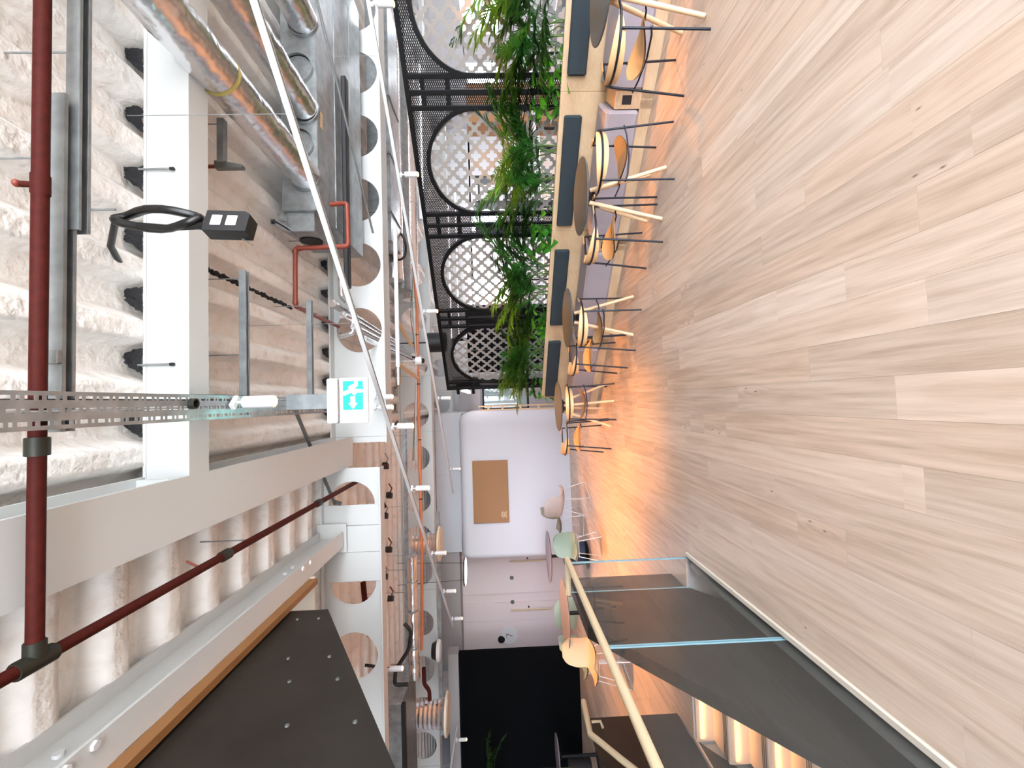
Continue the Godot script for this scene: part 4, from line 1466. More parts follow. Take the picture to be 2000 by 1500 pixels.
	for x in [1.99, 2.28, 2.58, 2.95, 3.36]:
		b = MB.new()
		b.lathe([Vector2(0.124, 0), Vector2(0.132, 0), Vector2(0.132, 0.035), Vector2(0.124, 0.035)], 28, Transform3D(Basis(Vector3.RIGHT, PI / 2), V(x, 3.19 if x != 2.28 and x != 2.95 else 3.24, 3.73)))
		wpart("spigot", b, M.galv, t)
	for d in [4.15, 4.6]:
		b = MB.new()
		b.box(V(3.15, 3.083, d), Vector3(2.88, 0.006, 0.012))
		wpart("seam", b, M.galv, t)
	b = MB.new()
	b.box(V(2.55, 3.082, 3.82), Vector3(0.14, 0.003, 0.045))
	wpart("warning_label", b, M.ash, t)
	for p in [[2.0, 3.80], [3.0, 4.8], [2.2, 4.4], [1.8, 4.85]]:
		b = MB.new()
		b.lathe([Vector2(0, -0.006), Vector2(0.009, -0.004), Vector2(0.01, 0), Vector2(0, 0)], 8, Transform3D(Basis(), V(p[0], 3.085, p[1])))
		wpart("screw", b, M.galv, t)
	b = MB.new()
	b.box(V(2.25, 3.045, 4.32), Vector3(2.15, 0.05, 0.085), Basis(), 0.01)
	single("insulated_bar", b, M.black, "black insulated bar under the fan coil unit", "bar")
	b = MB.new()
	b.tube([RW(-0.9, 2.93, 4.62), RW(2.05, 2.93, 4.78)], 0.012, 8)
	single("conduit", b, M.galv, "thin grey conduit slanting under the fan coil unit", "conduit")
	# condensate pipe
	t = thing("condensate_pipe", "terracotta red condensate pipe with square bends below the fan coil unit", "pipe", at(V(1.44, 2.9, 3.95)))
	pipe(t, "run", rounded([V(1.86, 3.07, 3.97), V(1.86, 2.915, 3.95), V(1.46, 2.91, 3.95), V(1.45, 3.385, 3.95), V(0.92, 3.39, 3.95), V(0.93, 3.41, 5.05)], 0.035), 0.021, M.orange_pipe, 14)
	for p in [[V(1.46, 2.945, 3.95), Vector3.UP], [V(1.45, 3.35, 3.95), Vector3.UP], [V(0.955, 3.389, 3.95), Vector3.RIGHT], [V(1.42, 3.386, 3.95), Vector3.RIGHT]]:
		collar(t, "elbow_socket", p[0], p[1], 0.025, 0.03, M.orange_pipe)
	collar(t, "pipe_clip", V(0.93, 3.40, 4.4), Vector3(0, 0, 1), 0.025, 0.02, M.galv)
	# bracket hanging at the duct
	t = thing("angle_bracket", "small slotted angle bracket hanging beside the nearest foil duct", "bracket", at(V(1.62, 3.25, 2.9)))
	b = MB.new()
	b.box(V(1.80, 3.38, 2.9), Vector3(0.30, 0.045, 0.045), Basis(), 0.002)
	wpart("arm", b, M.galv, t)
	b = MB.new()
	b.prism(PackedVector2Array([Vector2(0, 0.02), Vector2(0, 0.06), Vector2(-0.05, 0.06), Vector2(-0.05, -0.12), Vector2(-0.03, -0.12)]), ahead(1.66, 3.36, 2.9), -0.02, 0.02)
	wpart("gusset", b, M.steel_grey, t)
	collar(t, "red_tag", V(1.63, 3.45, 2.9), Vector3.UP, 0.012, 0.09, M.orange_pipe)
	rod(t, V(1.92, 3.40, 2.9))
	t = channel("short slotted channel with a round cap beside the fan coil unit", V(1.511, 3.36, 3.512), V(1.587, 3.36, 4.234), "slotted channels under the deck")
	collar(t, "cap", V(1.618, 3.37, 3.681), Vector3.UP, 0.035, 0.05, M.galv)
	rod(t, V(1.587, 3.36, 4.134))
	# strip of dark wool along the deck
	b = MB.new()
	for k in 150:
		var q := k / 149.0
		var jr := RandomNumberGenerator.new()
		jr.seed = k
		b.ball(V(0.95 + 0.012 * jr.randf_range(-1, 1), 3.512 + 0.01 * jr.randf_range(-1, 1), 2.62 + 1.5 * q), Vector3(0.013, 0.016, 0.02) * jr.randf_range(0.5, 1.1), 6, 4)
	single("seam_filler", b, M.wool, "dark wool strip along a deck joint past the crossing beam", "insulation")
	# foil-lagged pipes through the near beam opening
	t = thing("lagged_pipe", "bent foil-lagged pipe below the near beam opening", "pipe", at(V(1.1, 3.2, 4.9)))
	pipe(t, "run", rounded([V(1.46, 3.33, 4.92), V(1.24, 3.32, 4.92), V(1.13, 3.20, 4.92), V(0.83, 3.195, 4.92), V(0.80, 3.34, 4.92)], 0.04), 0.032, M.foil, 14)
	collar(t, "joint_band", V(1.0, 3.197, 4.92), Vector3.RIGHT, 0.034, 0.03, M.conduit)
	for k in 4:
		b = MB.new()
		b.tube([V(1.12 - 0.13 * k, 3.34 - 0.11 * k, 4.7), V(1.10 - 0.12 * k, 3.38 - 0.12 * k, 8.3)], 0.045 - 0.005 * k, 12)
		single("lagged_pipe", b, M.foil, "foil-lagged pipe through the round opening behind the exit sign, " + ["topmost", "second from the top", "third from the top", "lowest"][k] + " of four", "pipe", "foil-lagged pipes through the opening")
	t = thing("white_pipe", "white plastic pipe under the near cellular beam with two short branches", "pipe", at(V(1.0, 2.82, 5.4)))
	pipe(t, "run", [V(2.2, 2.815, 5.40), V(0.25, 2.815, 5.40)], 0.026, M.white_plastic)
	pipe(t, "branch", [V(0.52, 2.82, 5.40), V(0.40, 2.80, 6.6)], 0.024, M.ash)
	pipe(t, "branch", [V(1.05, 2.82, 5.40), V(0.85, 2.80, 6.2)], 0.024, M.ash)
	collar(t, "end_sleeve", V(0.36, 2.815, 5.40), Vector3.RIGHT, 0.034, 0.22, M.foil)
	# second bay: ducts, cables and devices
	t = thing("cable_bundle", "orange conduit and cable bundle slung across the second ceiling bay", "cable", at(V(0.7, 2.95, 7.5)))
	pipe(t, "conduit", [V(2.5, 2.98, 7.4), V(1.7, 2.945, 7.5), V(0.8, 2.955, 7.5), V(-0.95, 2.96, 7.5), V(-2.6, 2.96, 7.5), V(-4.1, 3.0, 7.5)], 0.025, M.conduit, 10)
	for k in 3:
		pipe(t, "cable", [V(2.4, 3.0, 7.46 + 0.02 * k), V(1.5, 2.99 + 0.03 * k, 7.46), V(0.7, 2.97, 7.46 + 0.01 * k), V(-0.95, 3.03 + 0.02 * k, 7.46)], 0.007, [M.white_plastic, M.sage, M.orange_pipe][k], 6)
	for x in [1.2, 0.35, -0.6, -1.6]:
		collar(t, "strap", V(x, 2.955, 7.5), Vector3.RIGHT, 0.029, 0.02, M.black)
	t = thing("dome_camera", "white dome camera with a dark lens above the third screen", "camera", at(V(0.65, 2.68, 6.5)))
	b = MB.new()
	b.lathe([Vector2(0, 0.03), Vector2(0.055, 0.03), Vector2(0.062, 0.05), Vector2(0.062, 0.12), Vector2(0, 0.13)], 20)
	part("housing", b, M.white_plastic, t)
	b = MB.new()
	b.ball(Vector3(0, 0.03, 0), Vector3(0.042, 0.042, 0.042))
	part("lens_dome", b, M.black_cable, t)
	b = MB.new()
	b.tube([Vector3(0, 0.13, 0), Vector3(0, 0.80, 0)], 0.01, 8)
	part("drop_rod", b, M.white_plastic, t)
	b = MB.new()
	b.lathe([Vector2(0, 0), Vector2(0.175, 0), Vector2(0.18, 0.01), Vector2(0.18, 0.33), Vector2(0, 0.34)], 28, Transform3D(Basis(), V(1.13, 2.52, 8.0)))
	b.tube([V(1.13, 2.86, 8.0), V(1.13, DECK + 0.05, 8.0)], 0.012, 8)
	single("black_drum", b, M.black, "black cylindrical drum hanging above the farthest screen", "drum")
	b = MB.new()
	b.tube([V(0.75, 2.93, 6.9), V(0.75, 2.85, 6.9), V(0.66, 2.83, 6.9), V(0.62, 2.83, 6.9)], 0.02, 8)
	b.tube([V(1.75, 2.98, 7.2), V(1.72, 2.99, 7.2)], 0.01, 6)
	single("pipe_stub", b, M.black_cable, "short black elbow stub over the dome camera", "pipe")
	for k in 3:
		var dd: float = [6.6, 7.2, 7.9][k]
		b = MB.new()
		var pts2 := []
		var rad2 := []
		for i in 31:
			pts2.append(V(lerpf(1.9, 6.5, i / 30.0), 3.12, dd))
			rad2.append(0.14 if i % 6 else 0.147)
		b.tube(pts2, rad2, 22)
		single("foil_duct", b, M.foil if k != 1 else M.galv, ["round foil duct across the second bay above the near screens", "galvanised spiral duct in the middle of the second bay", "farther round foil duct in the second bay"][k], "duct", "")
	t = thing("air_duct", "grey rectangular duct hung between the two cellular beams on the right", "duct", at(V(3.6, 2.93, 6.1)))
	b = MB.new()
	b.box(V(3.9, 3.10, 6.05), Vector3(3.4, 0.3, 0.55), Basis(), 0.005)
	wpart("casing", b, M.galv, t)
	for x in [2.6, 3.4, 4.2]:
		b = MB.new()
		b.box(V(x, 3.10, 6.05), Vector3(0.03, 0.33, 0.58), Basis(), 0.003)
		wpart("flange", b, M.galv, t)
	t = thing("black_cable_loop", "drooping loop of thick black cable in the second bay", "cable", at(V(2.2, 2.9, 6.5)))
	var lp := []
	for k in 25:
		var an := TAU * k / 24.0
		lp.append(V(2.35 + 0.20 * cos(an), 3.02 + 0.13 * sin(an), 6.4 + 0.05 * sin(an * 2.0)))
	pipe(t, "loop", lp, 0.018, M.black_cable, 10)
	pipe(t, "tail", [V(2.35, 3.15, 6.4), V(2.5, 3.55, 6.4)], 0.018, M.black_cable, 8)
	# left part of the second bay
	t = thing("ladder_tray", "grey perforated tray with ties crossing the left of the second bay", "cable tray", at(V(-2.0, 3.0, 6.5)))
	b = MB.new()
	for sx in [-0.05, 0.05]:
		b.beam(V(-0.2, 2.985, 6.5 + sx), V(-6.6, 3.03, 6.5 + sx), 0.004, 0.04)
	wpart("side_rail", b, M.galv, t)
	b = MB.new()
	for k in 64:
		var x := -0.22 - 0.1 * k
		b.box(V(x, 2.97 + 0.0007 * k, 6.5), Vector3(0.05, 0.002, 0.1))
	wpart("rungs", b, M.galv, t)
	rod(t, V(-0.45, 2.98, 6.5))
	rod(t, V(-2.4, 2.99, 6.5))
	t = thing("foil_duct", "warm-lit crinkled foil duct crossing the left bay under the cables", "duct", at(V(-2.7, 2.85, 6.2)))
	b = MB.new()
	var pf := []
	var rf := []
	for k in 41:
		pf.append(V(lerpf(-2.1, -3.75, k / 40.0), 2.86, 6.2 + 0.01 * sin(k * 1.1)))
		rf.append(0.068 + 0.004 * sin(k * 2.1))
	b.tube(pf, rf, 18)
	wpart("sleeve", b, M.foil, t)
	for x in [-2.45, -2.85, -3.35]:
		collar(t, "tape_band", V(x, 2.86, 6.2), Vector3.RIGHT, 0.073, 0.02, M.galv)
	rod(t, V(-2.6, 2.92, 6.2))
	# round diffusers on foil boots
	var dif := [[-2.48, 2.70, 7.9, 0.30, "pale round ceiling diffuser on a foil boot beyond the far track"], [-4.81, 2.52, 7.0, 0.30, "large pale round diffuser on a crinkled foil boot at the left"]]
	for q in dif:
		t = thing("air_diffuser", q[4], "diffuser", at(V(q[0], q[1], q[2])), "round air diffusers")
		b = MB.new()
		b.lathe([Vector2(0, 0.0), Vector2(q[3] * 0.55, -0.005), Vector2(q[3] * 0.6, 0.012), Vector2(q[3] * 0.92, -0.01), Vector2(q[3], 0.0), Vector2(q[3], 0.03), Vector2(0, 0.05)], 36)
		part("disc", b, M.cream if q[0] > -3 else M.edge_ply, t)
		b = MB.new()
		var prf := [Vector2(0, 0.04)]
		for k in 14:
			prf.append(Vector2(q[3] * (0.66 - 0.012 * k) + (0.022 if k % 2 else 0.0), 0.04 + 0.034 * k))
		prf.append(Vector2(0, 0.52))
		b.lathe(prf, 28)
		part("foil_boot", b, M.foil, t)
	t = thing("disc_lamp", "thin round lit ceiling disc in front of the recess doors", "lamp", at(V(-3.03, 2.27, 8.0)))
	b = MB.new()
	b.lathe([Vector2(0, 0.0), Vector2(0.225, 0.0), Vector2(0.235, 0.008)], 36)
	part("lit_disc", b, M.lit, t)
	b = MB.new()
	b.lathe([Vector2(0.235, 0.006), Vector2(0.24, 0.012), Vector2(0.24, 0.035), Vector2(0, 0.04)], 36)
	part("rim", b, M.black, t)
	for x in [-0.15, 0.15]:
		b = MB.new()
		b.tube([Vector3(x, 0.04, 0), Vector3(x * 1.3, DECK - 2.27, 0)], 0.004, 6)
		part("cord", b, M.black, t)
	lamp_area("disc_lamp_light", V(-3.03, 2.262, 8.0), Vector2(0.4, 0.4), Color(1.0, 0.90, 0.94), 3.0, Basis(Vector3.RIGHT, -PI / 2))
	t = thing("disc_speaker", "white round ceiling speaker below the far beam", "speaker", at(V(-4.4, 2.76, 8.0)))
	b = MB.new()
	b.lathe([Vector2(0, 0.0), Vector2(0.16, 0.0), Vector2(0.18, 0.02), Vector2(0.17, 0.06), Vector2(0, 0.07)], 30)
	part("grille", b, M.white_plastic, t)
	b = MB.new()
	b.lathe([Vector2(0.10, 0.06), Vector2(0.165, 0.06), Vector2(0.12, 0.15), Vector2(0, 0.15)], 24)
	part("can", b, M.black, t)
	# red pipework, black boxes and a grey duct beyond the left beam
	t = thing("sprinkler_pipe", "dark red pipework with a square drop in the bay beyond the left beam", "pipe", at(V(-2.8, 3.2, 6.0)))
	pipe(t, "run", rounded([V(-2.2, 3.35, 5.6), V(-2.85, 3.30, 5.6), V(-2.85, 3.16, 5.6), V(-3.35, 3.16, 5.6), V(-3.38, 3.34, 5.6)], 0.05), 0.034, M.red_pipe, 12)
	pipe(t, "long_run", [V(-0.9, 3.25, 5.6), V(-1.5, 3.33, 6.6)], 0.03, M.red_pipe, 12)
	pipe(t, "far_run", rounded([V(-4.1, 2.88, 7.0), V(-4.35, 2.88, 7.0), V(-4.45, 2.80, 7.0), V(-4.6, 2.80, 7.0)], 0.05), 0.03, M.red_pipe, 12)
	for k in 6:
		var p := V(-0.98 - 0.42 * k - [0.0, 0.1, -0.06, 0.12, 0.02, 0.09][k], 3.46, 7.2 + [0.0, 0.2, -0.1, 0.1, -0.2, 0.15][k])
		t = thing("junction_box", "small black junction box under the far deck, number %s from the middle beam" % ["one", "two", "three", "four", "five", "six"][k], "junction box", at(p), "black junction boxes under the far deck")
		b = MB.new()
		b.box(Vector3(0, 0, 0), Vector3(0.09, 0.09, 0.12), Basis(Vector3.UP, 0.4), 0.01)
		part("body", b, M.black, t)
		b = MB.new()
		b.tube([Vector3(0.06, -0.02, 0), Vector3(0.12, -0.05, 0.02), Vector3(0.2, 0.0, 0.02)], 0.012, 6)
		part("lead", b, M.orange_pipe if k % 2 else M.galv, t)
	t = thing("air_duct", "grey sheet metal duct at the left end of the second bay", "duct", at(V(-4.3, 2.95, 6.2)))
	b = MB.new()
	b.box(V(-5.0, 3.15, 6.35), Vector3(2.2, 0.36, 0.9), Basis(), 0.006)
	wpart("casing", b, M.galv, t)
	b = MB.new()
	b.beam(V(-3.9, 2.95, 5.9), V(-6.2, 2.95, 5.9), 0.07, 0.05)
	wpart("black_edge", b, M.black, t)
	t = thing("black_cable_loop", "thick black cables looping over the warm foil duct on the left", "cable", at(V(-3.3, 3.0, 6.1)))
	pipe(t, "loop", rounded([V(-2.95, 2.95, 6.05), V(-3.05, 2.86, 6.05), V(-3.3, 2.9, 6.05), V(-3.55, 3.08, 6.05), V(-3.75, 3.1, 6.05), V(-3.75, 2.92, 6.05)], 0.06), 0.026, M.black_cable, 10)
	pipe(t, "tail", [V(-3.55, 3.08, 6.05), V(-3.5, 3.5, 6.1)], 0.02, M.black_cable, 8)
	channel("slotted channel under the second bay beside the round diffuser", V(-2.0, 2.78, 8.2), V(-6.0, 2.80, 8.2), "slotted channels under the deck", 0.06)

func lamp_area(called: String, p: Vector3, size: Vector2, c: Color, e: float, b: Basis) -> void:
	var l := AreaLight3D.new()
	l.name = called
	l.area_size = size
	l.light_color = c
	l.light_energy = e
	l.area_range = 20.0
	l.shadow_enabled = true
	l.transform = Transform3D(b, p)
	add_child(l)
func spot_head(label: String, p: Vector3, aim: Vector3, energy: float, angle := 30.0, size := 1.0, color := Color(1.0, 0.67, 0.33)) -> void:
	# p: where the stem leaves the track; the cylinder hangs below it
	var t := thing("spot_lamp", label, "lamp", at(p), "white cylinder spot lamps")
	var b := MB.new()
	b.box(Vector3(0, -0.012, 0), Vector3(0.07, 0.024, 0.035) * size, Basis(Vector3.UP, PI * 0.25), 0.004)
	part("adaptor", b, M.white_plastic, t)
	b = MB.new()
	b.tube([Vector3(0, -0.02, 0), Vector3(0, -0.06 * size, 0)], 0.008, 8)
	part("stem", b, M.white_plastic, t)
	var y1 := -0.055 * size
	var y0 := y1 - 0.15 * size
	var r := 0.031 * size
	b = MB.new()
	b.lathe([Vector2(r * 0.8, y0 + 0.012), Vector2(r * 0.82, y0), Vector2(r, y0), Vector2(r, y1 - 0.004), Vector2(r - 0.004, y1), Vector2(0, y1)], 20)
	part("body", b, M.white_plastic, t)
	b = MB.new()
	b.lathe([Vector2(0, y0 - 0.010), Vector2(r * 0.6, y0 - 0.009), Vector2(r * 0.78, y0 - 0.002), Vector2(r * 0.78, y0 + 0.006)], 20)
	part("lens", b, M.warm, t)
	if energy > 0.0:
		var l := SpotLight3D.new()
		l.name = "spot_light"
		l.light_color = color
		l.light_energy = energy
		l.spot_angle = angle + 5.0
		l.spot_angle_attenuation = 1.0
		l.spot_range = 12.0
		l.light_size = 0.03
		l.shadow_enabled = true
		l.position = p + Vector3(0, y0 - 0.014, 0)
		l.basis = Basis.looking_at((aim - l.position).normalized(), Vector3.RIGHT)
		add_child(l)
func track(label: String, a: Vector3, b_: Vector3) -> void:
	var t := thing("light_track", label, "light track", at((a + b_) * 0.5), "white light tracks")
	var b := MB.new()
	b.beam(a, b_, 0.036, 0.034, 0.003)
	wpart("rail", b, M.white_plastic, t)
	b = MB.new()
	b.beam(a - Vector3(0, 0.0175, 0), b_ - Vector3(0, 0.0175, 0), 0.010, 0.002)
	wpart("slot", b, M.steel_grey, t)
	var n := int(a.distance_to(b_) / 1.4)
	for k in n:
		var p := a.lerp(b_, (k + 0.5) / n)
		b = MB.new()
		b.tube([p, Vector3(p.x, DECK + 0.02, p.z)], 0.002, 5)
		wpart("suspension_wire", b, M.galv, t)
func build_lights() -> void:
	track("white light track slanting across the ceiling from the near right past the exit sign", RW(-1.6, 2.66, 2.66), RW(9.7, 2.66, 3.24))
	track("white light track above the bench in front of the arched screens", RW(-1.6, 2.66, 5.30), RW(8.3, 2.66, 5.50))
	track("short white light track in front of the black wall", V(-6.75, 2.66, 9.4), V(-6.5, 2.66, 7.2))
	var e := 7.0
	var c1 := func(s): return RW(s, 2.64, 2.66 + (s + 1.6) * 0.0513)
	var c2 := func(s): return RW(s, 2.64, 5.30 + (s + 1.6) * 0.0202)
	spot_head("spot lamp on the bench track at the frame edge", c2.call(0.14), RW(0.25, 0, 5.1), e, 34.0)
	spot_head("spot lamp on the bench track above the second arched screen", c2.call(1.62), RW(1.5, 0, 4.9), e, 34.0)
	spot_head("spot lamp on the bench track above the third arched screen", c2.call(3.5), RW(3.5, 0, 4.7), e, 34.0)
	spot_head("spot lamp on the bench track in front of the pod", c2.call(7.4), RW(6.2, 0, 4.6), e * 0.8, 34.0)
	spot_head("spot lamp on the bench track over the farthest bench table", c2.call(5.3), RW(4.9, 0, 4.3), e, 34.0)
	spot_head("spot lamp on the slanting track just past the exit sign", c1.call(3.2), RW(4.3, 0, 3.5), e, 34.0)
	spot_head("spot lamp on the slanting track over the round beam opening", c1.call(4.35), RW(5.5, 0, 3.4), e, 34.0)
	spot_head("spot lamp on the slanting track before the foil diffuser", c1.call(6.15), RW(6.0, 0, 2.6), e, 34.0)
	spot_head("spot lamp on the slanting track facing the recess doors", c1.call(7.7), V(-3.3, 0, 7.2), e * 0.7, 34.0)
	spot_head("spot lamp at the far end of the slanting track", c1.call(9.2), V(-4.6, 0, 9.4), e * 0.5, 34.0)
	spot_head("upper spot lamp on the short track by the black wall", V(-6.71, 2.64, 9.0), V(-6.3, 0, 8.6), 0.0)
	spot_head("lower spot lamp on the short track by the black wall", V(-6.6, 2.64, 8.1), V(-6.3, 0, 7.8), 0.0)
	spot_head("lit spot lamp fixed under the perforated tray before the exit sign", V(0.045, 3.11, 2.55), V(0.3, 0, 2.2), 0.6, 40.0, 1.15, Color(1.0, 0.82, 0.62))
	spot_head("spot lamp hung near the far end of the perforated tray, right one of the pair", V(0.10, 3.0, 5.0), V(0, 0, 5), 0.0)
	spot_head("spot lamp hung near the far end of the perforated tray, left one of the pair", V(-0.02, 3.0, 5.0), V(0, 0, 5), 0.0)
	spot_head("lit spot lamp hung below the warm foil duct over the stair head", V(-3.1, 3.02, 5.3), V(-3.7, 0, 5.6), e * 1.3, 38.0)
	# linear lamps in the room behind the screens
	for q in [[3.0, 5.6, 2.72, 7.0, "long pink-white linear lamp close behind the near arched screens"], [1.6, 5.2, 2.70, 10.7, "long pink-white linear lamp farther behind the arched screens"], [2.0, 6.5, 2.72, 13.0, "farthest linear lamp behind the arched screens"]]:
		var t := thing("linear_lamp", q[4], "lamp", at(V((q[0] + q[1]) * 0.5, q[2], q[3])), "linear lamps behind the screens")
		var b := MB.new()
		b.box(V((q[0] + q[1]) * 0.5, q[2] + 0.035, q[3]), Vector3(q[1] - q[0], 0.05, 0.06), Basis(), 0.004)
		wpart("body", b, M.white_plastic, t)
		b = MB.new()
		b.box(V((q[0] + q[1]) * 0.5, q[2], q[3]), Vector3(q[1] - q[0] - 0.02, 0.02, 0.05))
		wpart("diffuser", b, M.lit, t)
		for x in [q[0] + 0.3, q[1] - 0.3]:
			b = MB.new()
			b.tube([V(x, q[2] + 0.05, q[3]), V(x, DECK, q[3])], 0.003, 5)
			wpart("wire", b, M.galv, t)
		lamp_area("linear_lamp_light", V((q[0] + q[1]) * 0.5, q[2] - 0.015, q[3]), Vector2(q[1] - q[0], 0.05), Color(1.0, 0.94, 0.97), 7.0, Basis(Vector3.RIGHT, -PI / 2))

# lamp running ahead in the corridor past the planter
func corridor_lamp() -> void:
	var t := thing("linear_lamp", "bright linear lamp running ahead over the corridor at the planter's end", "lamp", at(V(0.30, 2.40, 11.0)), "linear lamps behind the screens")
	var b := MB.new()
	b.box(V(0.30, 2.435, 11.0), Vector3(0.09, 0.05, 2.4), Basis(), 0.004)
	wpart("body", b, M.white_plastic, t)
	b = MB.new()
	b.box(V(0.30, 2.39, 11.0), Vector3(0.08, 0.04, 2.38))
	wpart("diffuser", b, M.lit, t)
	for q in [10.1, 11.9]:
		b = MB.new()
		b.tube([V(0.30, 2.45, q), V(0.30, DECK + 0.06, q)], 0.003, 5)
		wpart("wire", b, M.galv, t)
	lamp_area("linear_lamp_light", V(0.30, 2.36, 11.0), Vector2(0.08, 2.38), Color(1.0, 0.94, 0.97), 1.0, Basis(Vector3.RIGHT, -PI / 2))

func build_far() -> void:
	# board leaning against the pod, round sign, corridor window and trestle
	var t := thing("cardboard_panel", "large brown cardboard wrapped panel hung on the white pod wall", "panel", at(V(-2.02, 1.43, 9.96)))
	var b := MB.new()
	b.box(Vector3(0, 0.40, 0), Vector3(1.40, 0.80, 0.045), Basis(), 0.006)
	part("wrap", b, M.cork, t)
	b = MB.new()
	for r in 6:
		b.box(Vector3(-0.52 + 0.0, 0.06 + 0.022 * r, 0.0235), Vector3(0.15 - 0.02 * (r % 3), 0.009, 0.001))
	part("printed_marks", b, M.cream, t)
	b = MB.new()
	b.box(Vector3(0.0, 0.803, 0.0), Vector3(1.38, 0.006, 0.05))
	part("tape", b, M.ash, t)
	t = thing("round_sign", "round white wall sign with the figure seven beside a small black disc", "sign", at(V(-5.75, 1.5, 10.98)))
	b = MB.new()
	b.lathe([Vector2(0, 0), Vector2(0.21, 0), Vector2(0.215, 0.01), Vector2(0.21, 0.02), Vector2(0, 0.02)], 36, Transform3D(Basis(Vector3.RIGHT, PI / 2), Vector3.ZERO))
	part("disc", b, M.white_plastic, t)
	b = MB.new()
	b.lathe([Vector2(0, 0), Vector2(0.085, 0), Vector2(0.085, 0.026), Vector2(0, 0.026)], 28, Transform3D(Basis(Vector3.RIGHT, PI / 2), Vector3(-0.09, 0.20, 0)))
	part("black_disc", b, M.black, t)
	var tm := TextMesh.new()
	tm.text = "7"
	var sf := SystemFont.new()
	sf.font_names = PackedStringArray(["Droid Sans"])
	tm.font = sf
	tm.font_size = 64
	tm.pixel_size = 0.0032
	tm.depth = 0.004
	var num := part("numeral", tm, M.steel_grey, t, Transform3D(Basis(), Vector3(0, 0.0, 0.023)))
	# recess side and window at the end of the planter
	var wn := Node3D.new()
	wn.name = "window_1"
	add_child(wn)
	wn.position = V(0.12, 0.75, 12.5)
	tag(wn, "black framed internal window with a greenish pane at the end of the corridor", "", "", "structure")
	b = MB.new()
	for q in [[0, 0.0, 0.66, 0.05], [0, 1.28, 0.66, 0.05]]:
		b.box(Vector3(q[0], q[1], 0), Vector3(q[2], q[3], 0.06), Basis(), 0.003)
	for x in [-0.32, 0.32]:
		b.box(Vector3(x, 0.64, 0), Vector3(0.05, 1.30, 0.06), Basis(), 0.003)
	part("frame", b, M.black_steel, wn)
	b = MB.new()
	b.box(Vector3(0, 0.64, -0.01), Vector3(0.62, 1.26, 0.005))
	part("pane", b, M.teal_glass, wn)
	b = MB.new()
	b.box(V(0.12, 0.36, 12.52), Vector3(0.9, 0.72, 0.1))
	b.box(V(0.12, 2.42, 12.52), Vector3(0.9, 0.62, 0.1))
	b.box(V(0.62, 1.5, 12.52), Vector3(0.3, 3.0, 0.1))
	struct("wall_corridor", b, M.grey_wall, "grey corridor wall around the black window")
	t = thing("timber_frame", "pale timber trestle leaning on the side of the white pod", "frame", at(V(-0.15, 0.0, 10.8)))
	b = MB.new()
	for x in [-0.04, 0.05]:
		b.beam(V(-0.15 + x, 0.0, 10.8), V(-0.15 + x, 2.1, 10.9), 0.035, 0.035, 0.003)
	wpart("upright", b, M.ash, t)
	for y in [0.6, 1.05, 1.5, 1.85]:
		b = MB.new()
		b.beam(V(-0.21, y, 10.82), V(-0.08, y, 10.84), 0.03, 0.05, 0.003)
		wpart("rung", b, M.ash, t)
	# things in the room behind the screens
	for q in [[6.0, 8.5, 1.6, 0.75, "white desk behind the second arched screen"], [4.0, 11.5, 1.8, 0.75, "white desk far behind the third arched screen"]]:
		t = thing("desk", q[4], "desk", at(V(q[0], 0, q[1])), "desks behind the screens")
		b = MB.new()
		b.box(Vector3(0, 0.725, 0), Vector3(q[2], 0.03, q[3]), Basis(), 0.004)
		part("desktop", b, M.white_plastic, t)
		for x in [-1, 1]:
			for z in [-1, 1]:
				b = MB.new()
				b.box(Vector3(x * (q[2] * 0.5 - 0.05), 0.355, z * (q[3] * 0.5 - 0.05)), Vector3(0.04, 0.71, 0.04), Basis(), 0.003)
				part("leg", b, M.black_steel, t)
	t = thing("black_partition", "tall black partition seen through the farthest arched screen", "partition", at(V(1.75, 0, 11.9)))
	for k in 3:
		b = MB.new()
		b.box(Vector3(-0.62 + 0.62 * k, 1.2, 0), Vector3(0.61, 2.4, 0.06), Basis(), 0.004)
		part("panel", b, M.blackwall, t)
	t = thing("black_shelving", "black shelving unit seen through the third arched screen", "shelving", at(V(4.6, 0, 10.0)))
	for x in [-0.6, 0.0, 0.6]:
		b = MB.new()
		b.box(Vector3(x, 1.0, 0), Vector3(0.04, 2.0, 0.36), Basis(), 0.003)
		part("upright", b, M.black, t)
	for k in 5:
		b = MB.new()
		b.box(Vector3(0, 0.1 + 0.45 * k, 0), Vector3(1.2, 0.035, 0.36), Basis(), 0.003)
		part("shelf", b, M.black, t)
	t = thing("cabinet", "tan storage cabinet behind the first mesh strip", "cabinet", at(V(6.6, 0, 9.6)))
	b = MB.new()
	b.box(Vector3(0, 1.05, 0), Vector3(0.9, 2.1, 0.5), Basis(), 0.004)
	part("body", b, M.cork, t)
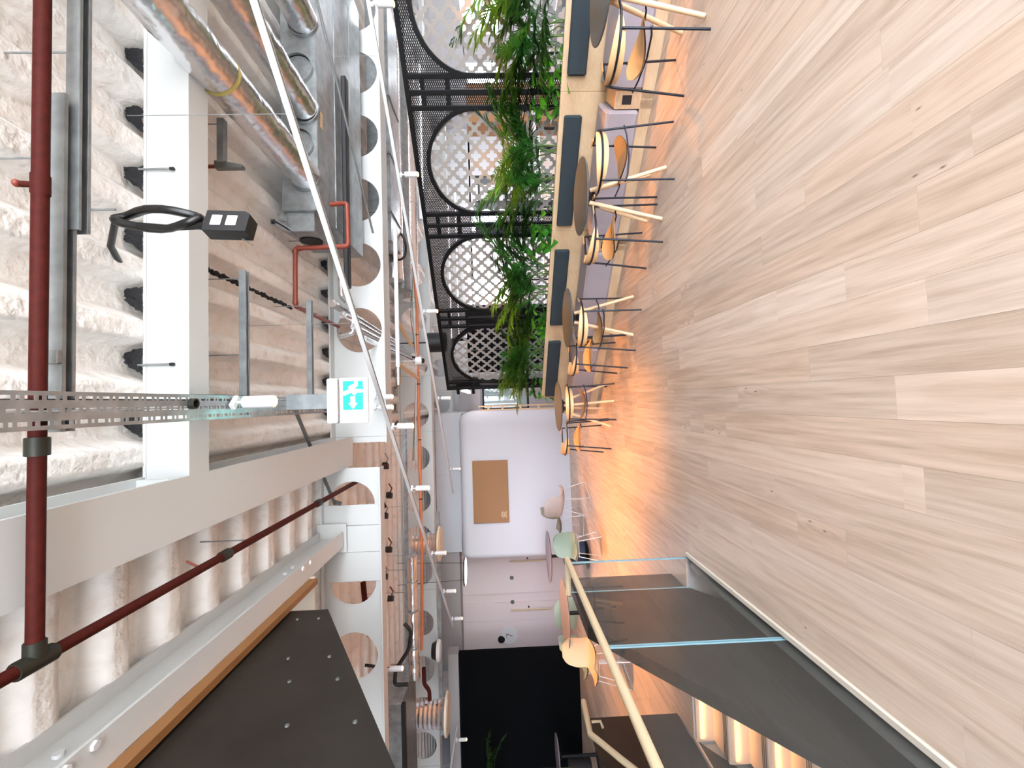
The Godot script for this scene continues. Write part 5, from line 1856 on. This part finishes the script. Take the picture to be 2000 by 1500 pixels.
	for x in [-0.225, 0.225]:
		b = MB.new()
		b.box(Vector3(x, 1.06, 0.257), Vector3(0.44, 2.04, 0.018), Basis(), 0.003)
		var dr := part("door", b, M.cork, t)
		b = MB.new()
		b.box(Vector3(x * 0.2, 1.05, 0.275), Vector3(0.015, 0.2, 0.02), Basis(), 0.003)
		part("handle", b, M.black, dr)

func _ready() -> void:
	rng.seed = 7
	noise.seed = 5
	noise.frequency = 0.1
	noise.fractal_octaves = 3
	# camera: the photograph was taken with the phone turned on its side
	var cam := Camera3D.new()
	cam.name = "camera"
	cam.projection = Camera3D.PROJECTION_PERSPECTIVE
	cam.fov = rad_to_deg(2.0 * atan(750.0 / 850.0))
	cam.near = 0.05
	cam.far = 200.0
	var right := Vector3(-0.03170256, -0.99905802, 0.02963135)
	var up := Vector3(0.99868379, -0.03046692, 0.04126089)
	var fwd := Vector3(0.04031924, -0.03090042, -0.99870893)
	cam.transform = Transform3D(Basis(right, up, -fwd).orthonormalized(), Vector3(0, 1.58, 0))
	add_child(cam)
	cam.current = true
	var env := Environment.new()
	env.background_mode = Environment.BG_SKY
	var sky := Sky.new()
	var ps := ProceduralSkyMaterial.new()
	ps.sky_top_color = Color(0.80, 0.88, 1.0)
	ps.sky_horizon_color = Color(0.92, 0.95, 1.0)
	ps.ground_bottom_color = Color(0.78, 0.80, 0.82)
	ps.ground_horizon_color = Color(0.84, 0.86, 0.88)
	ps.sky_energy_multiplier = 4.2
	ps.ground_energy_multiplier = 4.4
	sky.sky_material = ps
	env.sky = sky
	env.tonemap_mode = Environment.TONE_MAPPER_LINEAR
	env.tonemap_exposure = 0.87
	env.sdfgi_enabled = true
	env.ssao_enabled = true
	env.ssil_enabled = true
	var we := WorldEnvironment.new()
	we.name = "world"
	we.environment = env
	add_child(we)
	make_materials()
	build_floor()
	build_shell()
	build_steel()
	build_pod()
	build_stair_well()
	build_stair()
	build_bench()
	build_screens()
	build_row_furniture()
	build_left_group()
	build_services()
	build_lights()
	corridor_lamp()
	build_far()
	build_plants()
